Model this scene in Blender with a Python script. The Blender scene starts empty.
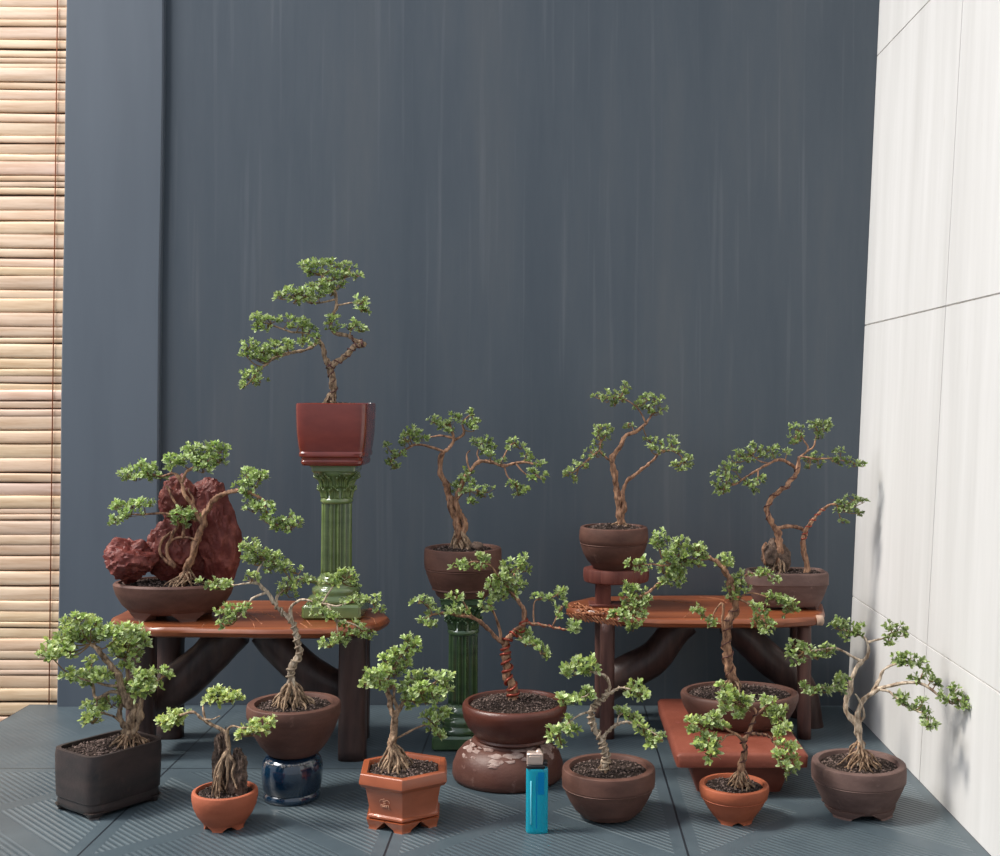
import bpy, math, random
from mathutils import Vector, Matrix, noise
import numpy as np
random.seed(7)
sc = bpy.context.scene
PI = math.pi
# ------------------------------------------------------------------ camera
YAW, PITCH, ROLL, FPX, CX, CY = -0.011, -0.0114, 0.0043, 1185.9, 566.72, 385.79
CAM = Vector((-0.4351, -1.7491, 0.4499))
def basis():
    cy, sy, cp, sp = math.cos(YAW), math.sin(YAW), math.cos(PITCH), math.sin(PITCH)
    F = Vector((-sy*cp, cy*cp, -sp)); r = Vector((cy, sy, 0)); u = r.cross(F)
    c, s = math.cos(ROLL), math.sin(ROLL)
    return c*r+s*u, -s*r+c*u, F
cr, cu, cf = basis()
cam_d = bpy.data.cameras.new('camera'); cam = bpy.data.objects.new('camera', cam_d)
sc.collection.objects.link(cam); sc.camera = cam
M = Matrix.Identity(4)
for i in range(3):
    M[i][0], M[i][1], M[i][2], M[i][3] = cr[i], cu[i], -cf[i], CAM[i]
cam.matrix_world = M
cam_d.sensor_fit = 'HORIZONTAL'; cam_d.sensor_width = 36.0
cam_d.lens = FPX/1000*36.0
cam_d.shift_x = (500-CX)/1000; cam_d.shift_y = (CY-428)/1000
cam_d.clip_start = 0.02
# ------------------------------------------------------------------ light
world = bpy.data.worlds.new('overcast_sky'); sc.world = world; world.use_nodes = True
wn = world.node_tree; wn.nodes.clear()
wo = wn.nodes.new('ShaderNodeOutputWorld'); wb = wn.nodes.new('ShaderNodeBackground')
tc = wn.nodes.new('ShaderNodeTexCoord'); sx = wn.nodes.new('ShaderNodeSeparateXYZ')
mr = wn.nodes.new('ShaderNodeMapRange'); cr_ = wn.nodes.new('ShaderNodeValToRGB')
wn.links.new(tc.outputs['Generated'], sx.inputs[0]); wn.links.new(sx.outputs['Z'], mr.inputs['Value'])
mr.inputs['From Min'].default_value = -1; mr.inputs['From Max'].default_value = 1
wn.links.new(mr.outputs[0], cr_.inputs[0]); wn.links.new(cr_.outputs[0], wb.inputs[0])
e = cr_.color_ramp.elements
e[0].position = 0.35; e[0].color = (0.16, 0.16, 0.16, 1)
e[1].position = 1.0; e[1].color = (0.72, 0.80, 0.92, 1)
x = e.new(0.5); x.color = (0.50, 0.54, 0.60, 1)
wb.inputs[1].default_value = 0.92
wn.links.new(wb.outputs[0], wo.inputs[0])
sun_d = bpy.data.lights.new('sun', 'SUN'); sun = bpy.data.objects.new('sun', sun_d)
sc.collection.objects.link(sun)
sun_d.energy = 3.8; sun_d.angle = math.radians(12); sun_d.color = (1.0, 0.95, 0.87)
sun.rotation_euler = Vector((0.60, 0.05, -0.80)).to_track_quat('-Z', 'Y').to_euler()
fill_d = bpy.data.lights.new('left_fill', 'AREA'); fill_l = bpy.data.objects.new('left_fill', fill_d)  # unseen area light added to brighten the pillar top and the blind
sc.collection.objects.link(fill_l); fill_d.shape = 'RECTANGLE'; fill_d.size = 1.1; fill_d.size_y = .8; fill_d.energy = 34; fill_d.color = (.98, .98, 1.0)
fill_l.location = (-2.3, -.95, 1.75); fill_l.rotation_euler = Vector((.85, .75, -.75)).to_track_quat('-Z', 'Y').to_euler()
sc.view_settings.view_transform = 'Standard'; sc.view_settings.look = 'None'
sc.view_settings.gamma = 1; sc.view_settings.use_curve_mapping = False
sc.view_settings.exposure = 0.0
# ------------------------------------------------------------------ helpers
def ray(px, py):
    return cf + cr*((px-CX)/FPX) - cu*((py-CY)/FPX)
def at(px, py, Y):
    d = ray(px, py); return CAM + d*((Y-CAM.y)/d.y)
def atz(px, py, Z):
    d = ray(px, py); return CAM + d*((Z-CAM.z)/d.z)
def srgb(r, g, b):
    f = lambda c: (c/255/12.92) if c <= 10 else ((c/255+0.055)/1.055)**2.4
    return (f(r), f(g), f(b), 1)
def ob(name, V, Fc, mats, parent=None, smooth=True, mi=None, col=None):
    me = bpy.data.meshes.new(name)
    off = parent['_w'] if parent is not None and '_w' in parent else (0, 0, 0)
    V = np.array([tuple(v) for v in V], dtype=float) - np.array(tuple(off))
    me.from_pydata([tuple(v) for v in V], [], Fc)
    if not isinstance(mats, (list, tuple)): mats = [mats]
    for m in mats: me.materials.append(m)
    if smooth: me.polygons.foreach_set('use_smooth', [True]*len(me.polygons))
    if mi is not None: me.polygons.foreach_set('material_index', mi)
    if col is not None:
        a = me.color_attributes.new('tone', 'FLOAT_COLOR', 'POINT')
        a.data.foreach_set('color', np.array(col, dtype=float).reshape(-1))
    me.validate(); me.update()
    o = bpy.data.objects.new(name, me); sc.collection.objects.link(o)
    if parent is not None:
        o.parent = parent; o['_w'] = tuple(off)
    return o
def thing(name, loc, label, cat, group=None):
    o = bpy.data.objects.new(name, None); sc.collection.objects.link(o); o.empty_display_size = .02
    o.location = loc; o['_w'] = tuple(loc); o['label'] = label; o['category'] = cat
    if group: o['group'] = group
    return o
class MB:
    def __init__(s): s.V = []; s.F = []; s.C = []; s.MI = []
    def add(s, V, F, col=None, mi=0):
        n = len(s.V); s.V += [tuple(v) for v in V]; s.F += [tuple(i+n for i in f) for f in F]
        s.MI += [mi]*len(F)
        if col is not None: s.C += (col if isinstance(col[0], (tuple, list)) else [col]*len(V))
        else: s.C += [(1, 1, 1, 1)]*len(V)
    def box(s, lo, hi, ch=0.0, col=None, mi=0, cone=0.0):
        (x0, y0, z0), (x1, y1, z1) = lo, hi
        if ch <= 0:
            V = [(x, y, z) for z in (z0, z1) for x, y in ((x0, y0), (x1, y0), (x1, y1), (x0, y1))]
            F = [(3, 2, 1, 0), (4, 5, 6, 7)]+[(i, (i+1) % 4, (i+1) % 4+4, i+4) for i in range(4)]
            s.add(V, F, col, mi); return
        def ring(x0, y0, x1, y1, c, z):
            return [(x0+c, y0, z), (x1-c, y0, z), (x1, y0+c, z), (x1, y1-c, z), (x1-c, y1, z), (x0+c, y1, z), (x0, y1-c, z), (x0, y0+c, z)]
        V = ring(x0+ch, y0+ch, x1-ch, y1-ch, ch*.3, z0)+ring(x0, y0, x1, y1, ch, z0+ch)+ring(x0, y0, x1, y1, ch, z1-ch)+ring(x0+ch, y0+ch, x1-ch, y1-ch, ch*.3, z1)
        F = [tuple(range(7, -1, -1)), tuple(range(24, 32))]
        for k in range(3):
            for i in range(8):
                j = (i+1) % 8; F.append((k*8+i, k*8+j, k*8+8+j, k*8+8+i))
        s.add(V, F, col, mi)
    def tube(s, P, R, n=8, bump=0.0, seed=0, cap=True, col=None, mi=0, freq=90, flute=0):
        P = [Vector(p) for p in P]; m = len(P)
        if m < 2: return
        t0 = (P[1]-P[0]).normalized(); nrm = t0.orthogonal().normalized()
        V = []
        for i in range(m):
            t = (P[min(i+1, m-1)]-P[max(i-1, 0)])
            t = t.normalized() if t.length > 1e-9 else t0
            nrm = (nrm - t*nrm.dot(t))
            nrm = nrm.normalized() if nrm.length > 1e-6 else t.orthogonal().normalized()
            b = t.cross(nrm)
            for k in range(n):
                a = 2*PI*k/n + (flute*i*0.12)
                d = nrm*math.cos(a)+b*math.sin(a); r = R[i]
                if bump:
                    q = P[i]+d*r
                    r *= 1+bump*noise.noise((q.x*freq+seed, q.y*freq, q.z*freq*.5))+bump*.6*noise.noise((q.x*freq*3+seed, q.y*freq*3, q.z*freq))
                    if flute: r *= 1+.18*math.sin(3*2*PI*k/n+1.3)
                V.append(P[i]+d*r)
        F = [(i*n+k, i*n+(k+1) % n, (i+1)*n+(k+1) % n, (i+1)*n+k) for i in range(m-1) for k in range(n)]
        if cap: F += [tuple(range(n-1, -1, -1)), tuple(range((m-1)*n, m*n))]
        s.add(V, F, col, mi)
    def lathe(s, prof, c, shape=lambda a: 1.0, n=48, col=None, mi=0, sx=1, sy=1, rot=0, close_b=True, close_t=False, wob=0, warp=0.0):
        V = []; m = len(prof)
        for (r, z) in prof:
            for k in range(n):
                a = 2*PI*k/n
                if warp: a += warp*math.sin(4*a)/4
                q = r*shape(a)
                if wob: q *= 1+wob*noise.noise((math.cos(a)*1.5+c[0]*20, math.sin(a)*1.5, z*25))
                x, y = q*math.cos(a)*sx, q*math.sin(a)*sy
                V.append((c[0]+x*math.cos(rot)-y*math.sin(rot), c[1]+x*math.sin(rot)+y*math.cos(rot), c[2]+z))
        F = [(i*n+k, i*n+(k+1) % n, (i+1)*n+(k+1) % n, (i+1)*n+k) for i in range(m-1) for k in range(n)]
        if close_b: F.append(tuple(range(n-1, -1, -1)))
        if close_t: F.append(tuple(range((m-1)*n, m*n)))
        s.add(V, F, col, mi)
    def build(s, name, mats, parent=None, smooth=True):
        return ob(name, s.V, s.F, mats, parent, smooth, s.MI, s.C)
def autosmooth(o, deg=35):
    o.data.set_sharp_from_angle(angle=math.radians(deg))
def catmull(P, sub=5):
    P = [Vector(p) for p in P]
    if len(P) < 3: return [P[0].lerp(P[-1], t/sub) for t in range(sub+1)]
    out = []
    Q = [P[0]*2-P[1]]+P+[P[-1]*2-P[-2]]
    for i in range(1, len(Q)-2):
        a, b, c, d = Q[i-1:i+3]
        for k in range(sub):
            t = k/sub
            out.append(0.5*((2*b)+(c-a)*t+(2*a-5*b+4*c-d)*t*t+(3*b-a-3*c+d)*t**3))
    out.append(P[-1]); return out
# ------------------------------------------------------------------ materials
def mat(name, base, rough=.5, spec=.5, **k):
    m = bpy.data.materials.new(name); m.use_nodes = True; nt = m.node_tree
    b = nt.nodes['Principled BSDF']
    b.inputs['Base Color'].default_value = base; b.inputs['Roughness'].default_value = rough
    b.inputs['Specular IOR Level'].default_value = spec
    for kk, v in k.items(): b.inputs[kk.replace('_', ' ')].default_value = v
    return m, nt, b
def nz(nt, scale, vec_scale=None, detail=4, rough=.6):
    t = nt.nodes.new('ShaderNodeTexCoord'); mp = nt.nodes.new('ShaderNodeMapping')
    n = nt.nodes.new('ShaderNodeTexNoise'); n.inputs['Scale'].default_value = scale
    n.inputs['Detail'].default_value = detail; n.inputs['Roughness'].default_value = rough
    if vec_scale: mp.inputs['Scale'].default_value = vec_scale
    nt.links.new(t.outputs['Object'], mp.inputs[0]); nt.links.new(mp.outputs[0], n.inputs['Vector'])
    return n
def ramp(nt, fac, stops):
    r = nt.nodes.new('ShaderNodeValToRGB'); el = r.color_ramp.elements
    el[0].position, el[0].color = stops[0]; el[1].position, el[1].color = stops[-1]
    for p, c in stops[1:-1]: q = el.new(p); q.color = c
    nt.links.new(fac, r.inputs[0]); return r
def bump(nt, b, h, strength=.3, dist=.001):
    bp = nt.nodes.new('ShaderNodeBump'); bp.inputs['Strength'].default_value = strength
    bp.inputs['Distance'].default_value = dist
    nt.links.new(h, bp.inputs['Height']); nt.links.new(bp.outputs[0], b.inputs['Normal'])
def noisy(name, c1, c2, scale=40, rough=.6, vs=None, bs=.25, bd=.001, bscale=None, spec=.4, lo=.35, hi=.65, **k):
    m, nt, b = mat(name, c1, rough, spec, **k)
    n = nz(nt, scale, vs); r = ramp(nt, n.outputs['Fac'], [(lo, c1), (hi, c2)])
    nt.links.new(r.outputs[0], b.inputs['Base Color'])
    n2 = nz(nt, bscale or scale*4, vs); bump(nt, b, n2.outputs['Fac'], bs, bd)
    return m
def pot_mat(name, c1, c2, c3=None, rough=.6, spec=.35, bs=.2, coat=0.0):
    m, nt, b = mat(name, c1, rough, spec)
    b.inputs['Coat Weight'].default_value = coat; b.inputs['Coat Roughness'].default_value = .12
    n = nz(nt, 22, (1, 1, 2.5), 5); r = ramp(nt, n.outputs['Fac'], [(.3, c1), (.7, c2)])
    out = r.outputs[0]
    if c3:
        n3 = nz(nt, 60, None, 6, .7); r3 = ramp(nt, n3.outputs['Fac'], [(.60, (0, 0, 0, 1)), (.74, (1, 1, 1, 1))])
        mx = nt.nodes.new('ShaderNodeMix'); mx.data_type = 'RGBA'
        nt.links.new(r3.outputs[0], mx.inputs['Factor']); nt.links.new(out, mx.inputs['A']); mx.inputs['B'].default_value = c3
        out = mx.outputs['Result']
    nt.links.new(out, b.inputs['Base Color'])
    n2 = nz(nt, 220, (1, 1, 1), 6, .7); bump(nt, b, n2.outputs['Fac'], bs*2.2, .0009)
    return m
MT = {}
MT['brown_clay'] = pot_mat('brown_clay', srgb(76, 49, 41), srgb(106, 73, 62), srgb(120, 90, 78))
MT['dusty_clay'] = pot_mat('dusty_clay', srgb(84, 63, 58), srgb(114, 90, 83), srgb(130, 108, 100), rough=.7)
MT['smooth_brown'] = pot_mat('smooth_brown', srgb(78, 40, 30), srgb(100, 54, 42), srgb(130, 80, 66), rough=.38, spec=.5)
MT['black_clay'] = pot_mat('black_clay', srgb(38, 35, 34), srgb(66, 54, 51), srgb(74, 58, 52), rough=.42, spec=.5)
MT['orange_clay'] = pot_mat('orange_clay', srgb(152, 80, 54), srgb(176, 98, 70), srgb(168, 92, 66), rough=.7)
MT['terracotta'] = pot_mat('terracotta', srgb(146, 74, 48), srgb(168, 92, 62), srgb(150, 82, 60), rough=.62)
MT['hex_glaze'] = pot_mat('hex_glaze', srgb(144, 72, 40), srgb(170, 90, 56), None, rough=.35, spec=.6, bs=.05, coat=.4)
MT['red_glaze'] = pot_mat('red_glaze', srgb(104, 32, 20), srgb(124, 46, 32), None, rough=.25, spec=.6, bs=.04, coat=.7)
MT['red_slab'] = pot_mat('red_slab', srgb(112, 56, 42), srgb(134, 74, 58), srgb(140, 80, 70), rough=.5)
MT['blue_glaze'] = pot_mat('blue_glaze', srgb(8, 26, 44), srgb(16, 48, 72), None, rough=.12, spec=.7, bs=.03, coat=1)
MT['green_glaze'] = pot_mat('green_glaze', srgb(86, 104, 56), srgb(118, 134, 80), None, rough=.22, spec=.6, bs=.05, coat=.8)
MT['dark_green_glaze'] = pot_mat('dark_green_glaze', srgb(46, 72, 46), srgb(80, 104, 64), None, rough=.22, spec=.6, bs=.05, coat=.8)
MT['pale_green_glaze'] = pot_mat('pale_green_glaze', srgb(112, 138, 88), srgb(140, 160, 112), None, rough=.3, spec=.6, bs=.05, coat=.5)
for k_ in ('green_glaze', 'dark_green_glaze'):   # flute shade painted into the glaze: ridges lighter, troughs darker
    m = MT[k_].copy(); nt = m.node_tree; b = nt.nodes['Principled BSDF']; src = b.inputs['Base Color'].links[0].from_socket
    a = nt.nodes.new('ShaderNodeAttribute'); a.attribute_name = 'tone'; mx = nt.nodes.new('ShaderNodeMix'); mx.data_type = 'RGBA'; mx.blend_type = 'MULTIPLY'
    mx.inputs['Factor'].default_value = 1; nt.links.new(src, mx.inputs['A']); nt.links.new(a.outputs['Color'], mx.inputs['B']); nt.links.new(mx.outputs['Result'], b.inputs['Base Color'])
    m.name = k_+'_flute_shade'; MT[m.name] = m
MT['dry_deposit'] = noisy('dry_deposit', srgb(170, 165, 160), srgb(110, 110, 115), 200, .8)
MT['bark'] = noisy('bark', srgb(84, 64, 50), srgb(190, 160, 130), 260, .85, (1, 1, .35), .9, .0012, 500)
MT['pale_bark'] = noisy('pale_bark', srgb(112, 88, 68), srgb(220, 200, 176), 240, .8, (1, 1, .35), .8, .001, 500)
MT['red_bark'] = noisy('red_bark', srgb(92, 62, 48), srgb(190, 144, 112), 240, .75, (1, 1, .35), .8, .001, 500)
MT['root'] = noisy('root', srgb(100, 74, 56), srgb(186, 154, 124), 260, .8, None, .6, .001)
MT['copper_wire'], _, _ = mat('copper_wire', srgb(150, 62, 44), .35, .6, Metallic=.4)
MT['dull_wire'], _, _ = mat('dull_wire', srgb(168, 148, 126), .5, .5, Metallic=.2)
MT['dark_wire'], _, _ = mat('dark_wire', srgb(92, 56, 52), .4, .5, Metallic=.3)
MT['twig'], _, _ = mat('twig', srgb(126, 98, 68), .8, .2)
def tone_mat(name, rough, transl=0.0, spec=.3):
    m = bpy.data.materials.new(name); m.use_nodes = True; nt = m.node_tree; b = nt.nodes['Principled BSDF']
    a = nt.nodes.new('ShaderNodeAttribute'); a.attribute_name = 'tone'
    nt.links.new(a.outputs['Color'], b.inputs['Base Color']); b.inputs['Roughness'].default_value = rough
    b.inputs['Specular IOR Level'].default_value = spec
    if transl:
        t = nt.nodes.new('ShaderNodeBsdfTranslucent'); mx = nt.nodes.new('ShaderNodeMixShader')
        nt.links.new(a.outputs['Color'], t.inputs[0]); mx.inputs[0].default_value = transl
        o = nt.nodes['Material Output']; nt.links.new(b.outputs[0], mx.inputs[1]); nt.links.new(t.outputs[0], mx.inputs[2])
        nt.links.new(mx.outputs[0], o.inputs[0])
    return m
MT['leaf'] = tone_mat('leaf', .45, .3, .4)
MT['granules'] = tone_mat('granules', .9, 0, .15)
MT['red_rock'] = noisy('red_rock', srgb(98, 38, 32), srgb(158, 88, 76), 75, .55, None, .6, .002, 220, lo=.46, hi=.85)
MT['grey_rock'] = noisy('grey_rock', srgb(58, 46, 40), srgb(124, 102, 88), 120, .85, None, .9, .002, 260)
MT['wood_red'] = noisy('wood_red', srgb(106, 52, 28), srgb(146, 84, 52), 14, .32, (.25, 5, 1), .12, .0008, 90, spec=.55)
MT['wood_dark'] = noisy('wood_dark', srgb(48, 34, 32), srgb(84, 62, 56), 18, .42, (3, 3, .5), .15, .001, 90, spec=.45)
MT['wood_post'] = noisy('wood_post', srgb(90, 44, 38), srgb(118, 68, 58), 30, .5, (3, 3, .4), .15, .001, 90)
MT['wood_leg'] = noisy('wood_leg', srgb(70, 44, 40), srgb(104, 72, 64), 24, .5, (3, 3, .4), .15, .001, 90)
MT['wood_carved'] = noisy('wood_carved', srgb(110, 58, 36), srgb(200, 136, 98), 60, .6, (1, 2, 1), .9, .002, 120)
MT['wood_cut'] = noisy('wood_cut', srgb(150, 118, 100), srgb(186, 160, 140), 60, .7)
# ------------------------------------------------------------------ setting
def st(o): o['kind'] = 'structure'; return o
LC, LP = .0443, .0042
m, nt, b = mat('grey_wall_paint', srgb(96, 103, 112), .55, .35)
n = nz(nt, 3.2, (3.2, 3.2, .45), 7, .66); r = ramp(nt, n.outputs['Fac'], [(.28, srgb(70, 79, 88)), (.5, srgb(78, 86, 94)), (.75, srgb(88, 93, 98))])
n3 = nz(nt, 14, (6, 6, .16), 3, .5); r3 = ramp(nt, n3.outputs['Fac'], [(.58, (0, 0, 0, 1)), (.85, (.3, .3, .3, 1))])
mx = nt.nodes.new('ShaderNodeMix'); mx.data_type = 'RGBA'; nt.links.new(r3.outputs[0], mx.inputs['Factor'])
nt.links.new(r.outputs[0], mx.inputs['A']); mx.inputs['B'].default_value = srgb(128, 130, 134)
nt.links.new(mx.outputs['Result'], b.inputs['Base Color'])
n2 = nz(nt, 20, (4, 4, .3), 4); bump(nt, b, n2.outputs['Fac'], .12, .002)
MT['wall'] = m
MT['pillar'] = noisy('grey_pillar_paint', srgb(84, 92, 101), srgb(94, 102, 111), 3, .5, (3, 3, .4), .08, .001, 20)
ZT = 1.5
w = MB(); w.V = [(-1.02, 0, -.02), (0, 0, -.02), (LC*ZT, 0, ZT), (-1.02, 0, ZT), (-1.02, .12, -.02), (0, .12, -.02), (LC*ZT, .12, ZT), (-1.02, .12, ZT)]
w.F = [(0, 1, 2, 3), (7, 6, 5, 4), (3, 2, 6, 7), (4, 5, 1, 0), (1, 5, 6, 2), (0, 3, 7, 4)]; w.MI = [0]*6; w.C = [(1, 1, 1, 1)]*8
st(w.build('wall_back', MT['wall'], smooth=False))
p = MB(); X0, X1 = -1.1552, -1.0132; D_ = -.012
rows = []
for k in range(13):
    z = -.3+k*.15
    j0 = .0006*math.sin(k*2.1); j1 = .0008*math.sin(k*1.7+1)
    rows += [(X0+LP*z+j0, .12, z), (X0+LP*z+j0, D_+.002, z), (X0+LP*z+.002+j0, D_, z), (X1+LP*z-.002+j1, D_, z), (X1+LP*z+j1, D_+.002, z), (X1+LP*z+j1, .12, z)]
Fp = [(k*6+i, k*6+(i+1) % 6, k*6+6+(i+1) % 6, k*6+6+i) for k in range(12) for i in range(6)]+[(5, 4, 3, 2, 1, 0), tuple(range(72, 78))]
pil = st(ob('trim_1', rows, Fp, MT['pillar'], smooth=False))
# right wall of white panels
m, nt, b = mat('white_panel', srgb(222, 219, 214), .5, .4)
n = nz(nt, 2.6, (8, 8, .5), 5, .6); r = ramp(nt, n.outputs['Fac'], [(.3, srgb(202, 200, 197)), (.7, srgb(219, 217, 215))])
n3 = nz(nt, 26, (3, 3, .35), 5, .7); r3 = ramp(nt, n3.outputs['Fac'], [(.66, (0, 0, 0, 1)), (.76, (.4, .4, .4, 1))])
mx = nt.nodes.new('ShaderNodeMix'); mx.data_type = 'RGBA'; nt.links.new(r3.outputs[0], mx.inputs['Factor'])
nt.links.new(r.outputs[0], mx.inputs['A']); mx.inputs['B'].default_value = srgb(176, 168, 158)
nt.links.new(mx.outputs['Result'], b.inputs['Base Color'])
n2 = nz(nt, 16, (4, 4, .5), 4); bump(nt, b, n2.outputs['Fac'], .1, .002)
MT['panel'] = m
MT['grout'] = noisy('panel_joint', srgb(176, 170, 162), srgb(206, 200, 194), 60, .8)
w = MB()
zs = [-.02, .1613, .5613, .9613, 1.5]; ys = [(0, .3444), (.3444, .7444), (.7444, 1.1444)]
def rw(y, z, dx=0): return (LC*z+dx, y, z)
for a in range(4):
    for (y0, y1) in ys:
        g = .0006; z0, z1 = zs[a]+g, zs[a+1]-g
        sh0 = .0325*z0; sh1 = .0325*z1
        f = lambda y, z: -(y+(0 if y in (0,) else .0325*z if abs(y-.3444) < .01 or abs(y-.7444) < .01 else 0))
        A = f(y0, z0)-(g if y0 else 0); B = f(y1, z0)+g; A1 = f(y0, z1)-(g if y0 else 0); B1 = f(y1, z1)+g
        V = [rw(A, z0, .002), rw(B, z0, .002), rw(B1, z1, .002), rw(A1, z1, .002)]
        c = .0005
        V += [rw(A-c, z0+c), rw(B+c, z0+c), rw(B1+c, z1-c), rw(A1-c, z1-c)]
        F = [(4, 5, 6, 7), (0, 1, 5, 4), (1, 2, 6, 5), (2, 3, 7, 6), (3, 0, 4, 7)]
        w.add(V, F)
V = [(LC*z+dx, y, z) for dx in (.0018, .06) for y in (0.12, -1.1444) for z in (-.02, 1.5)]
w.add(V, [(0, 2, 3, 1), (4, 5, 7, 6), (0, 1, 5, 4), (2, 6, 7, 3), (1, 3, 7, 5), (0, 4, 6, 2)], mi=1)
st(w.build('wall_right', [MT['panel'], MT['grout']], smooth=False))
# floor of ribbed tiles
m, nt, b = mat('blue_grey_tile', srgb(74, 86, 96), .38, .45)
L = nt.links
def mth(op, a, b_=None, c=None):
    q = nt.nodes.new('ShaderNodeMath'); q.operation = op
    for i, v in enumerate((a, b_, c)):
        if v is None: continue
        if isinstance(v, (int, float)): q.inputs[i].default_value = v
        else: L.new(v, q.inputs[i])
    return q.outputs[0]
g = nt.nodes.new('ShaderNodeNewGeometry'); sp = nt.nodes.new('ShaderNodeSeparateXYZ'); L.new(g.outputs['Position'], sp.inputs[0])
X, Y = sp.outputs['X'], sp.outputs['Y']
u = mth('SUBTRACT', mth('FRACT', mth('DIVIDE', mth('ADD', X, 3.0), .3)), .5)
v = mth('SUBTRACT', mth('FRACT', mth('DIVIDE', mth('ADD', Y, 3.0), .3)), .5)
au, av = mth('ABSOLUTE', u), mth('ABSOLUTE', v)
wave = mth('SINE', mth('MULTIPLY', mth('ADD', X, Y), 2*PI/.0092))
dia = mth('ABSOLUTE', mth('SUBTRACT', au, av))
mask = mth('MULTIPLY', mth('GREATER_THAN', dia, .05), mth('LESS_THAN', mth('MAXIMUM', au, av), .455))
strong = mth('ADD', mth('MULTIPLY', mth('GREATER_THAN', au, av), .85), .15)
joint = mth('GREATER_THAN', mth('MAXIMUM', au, av), .4962)
mask = mth('MULTIPLY', mask, mth('ADD', mth('MULTIPLY', mth('LESS_THAN', Y, -.3), .75), .25))
rib = mth('MULTIPLY', mth('MULTIPLY', mth('GREATER_THAN', wave, .3), mask), strong)
nn = nz(nt, 9, None, 6, .65); rr = ramp(nt, nn.outputs['Fac'], [(.3, srgb(62, 73, 80)), (.7, srgb(82, 94, 100))])
mx = nt.nodes.new('ShaderNodeMix'); mx.data_type = 'RGBA'; L.new(mth('MULTIPLY', rib, .34), mx.inputs['Factor'])
L.new(rr.outputs[0], mx.inputs['A']); mx.inputs['B'].default_value = srgb(130, 139, 142)
mx2 = nt.nodes.new('ShaderNodeMix'); mx2.data_type = 'RGBA'; L.new(joint, mx2.inputs['Factor'])
L.new(mx.outputs['Result'], mx2.inputs['A']); mx2.inputs['B'].default_value = srgb(34, 40, 46)
# pale dried spots
ns = nz(nt, 30, None, 5, .7); rs = ramp(nt, ns.outputs['Fac'], [(.68, (0, 0, 0, 1)), (.8, (.5, .5, .5, 1))])
mx3 = nt.nodes.new('ShaderNodeMix'); mx3.data_type = 'RGBA'; L.new(rs.outputs[0], mx3.inputs['Factor'])
L.new(mx2.outputs['Result'], mx3.inputs['A']); mx3.inputs['B'].default_value = srgb(120, 128, 130)
L.new(mx3.outputs['Result'], b.inputs['Base Color'])
hgt = mth('SUBTRACT', mth('MULTIPLY', mth('MULTIPLY', wave, mask), .5), mth('MULTIPLY', joint, 2.0))
bump(nt, b, hgt, .5, .0012)
MT['floor'] = m
fl = MB(); fl.box((-1.2, -1.6, -.09), (.002, .0, 0.0)); st(fl.build('floor', MT['floor'], smooth=False))
gm = noisy('grey_ground', srgb(70, 74, 76), srgb(96, 98, 98), 6, .8)
gr = MB(); gr.box((-2.6, -1.6, -.5), (.06, .3, -.45)); st(gr.build('ground', gm, smooth=False))
# ------------------------------------------------------------------ bamboo blind
MT['bamboo'] = tone_mat('bamboo', .45, 0, .4)
nt = MT['bamboo'].node_tree; b = nt.nodes['Principled BSDF']; at_ = [q for q in nt.nodes if q.type == 'ATTRIBUTE'][0]
n = nz(nt, 8, (1, 1, 14), 6, .65); r = ramp(nt, n.outputs['Fac'], [(.36, (.78, .70, .62, 1)), (.58, (1, 1, 1, 1))])
mx = nt.nodes.new('ShaderNodeMix'); mx.data_type = 'RGBA'; mx.blend_type = 'MULTIPLY'; mx.inputs['Factor'].default_value = 1
nt.links.new(at_.outputs['Color'], mx.inputs['A']); nt.links.new(r.outputs[0], mx.inputs['B']); nt.links.new(mx.outputs['Result'], b.inputs['Base Color'])
MT['cord'], _, _ = mat('blind_cord', srgb(140, 80, 52), .8, .2)
bl = thing('bamboo_blind', (-1.45, .03, -.35), 'natural bamboo slat roll blind hanging beside the grey pillar', 'blind')
s = MB(); z = -.35; rnd = random.Random(3)
while z < 1.35:
    h = rnd.choice([.008, .0105, .013, .0155, .019, .021]); t = rnd.uniform(.80, 1.06)
    c0 = (.98*t, .71*t*rnd.uniform(.97, 1.03), .50*t*rnd.uniform(.92, 1.08), 1)
    tilt = rnd.uniform(-.00018, .00018); n = 7; xs = [-2.0, -1.8, -1.6, -1.45, -1.3, -1.22, -1.142]
    V = []; C = []
    ph = rnd.uniform(0, 6); yo = rnd.uniform(0, .002)
    for i, xx in enumerate(xs):
        for k in range(n):
            a = PI*k/(n-1)
            V.append((xx+LP*z, .03+yo-math.sin(a)**.5*.0026, z+h*.51*(1-math.cos(a))+tilt*i+.0006*math.sin(ph+i*1.7)))
            C.append(tuple(q*(.55 if k in (0, n-1) else 1) for q in c0[:3])+(1,) if False else c0)
    F = [(i*n+k, (i+1)*n+k, (i+1)*n+k+1, i*n+k+1) for i in range(len(xs)-1) for k in range(n-1)]
    nb = len(xs)*n
    F += [(i*n, i*n+n-1, (i+1)*n+n-1, (i+1)*n) for i in range(len(xs)-1)]
    s.add(V, F, C)
    z += h*1.0+rnd.choice([0, 0, .0004, .0016])
s.box((-2.0, .0335, -.35), (-1.14, .0345, 1.34), col=(.20, .11, .07, 1))  # dark brown sheet added behind the slats so the gaps read as shade
sl = s.build('slats', MT['bamboo'], bl)
for qa, qb in (((57.5, 0), (49, 700)), ((-330, 0), (-340, 700))):
    A_, B_ = at(*qa, .0255), at(*qb, .0255); d_ = (A_-B_)/(A_.z-B_.z); c = MB()
    c.tube([B_+d_*(z_-B_.z) for z_ in (-.34, .5, 1.33)], [.0009]*3, 6); c.build('cord', MT['cord'], bl)
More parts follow.
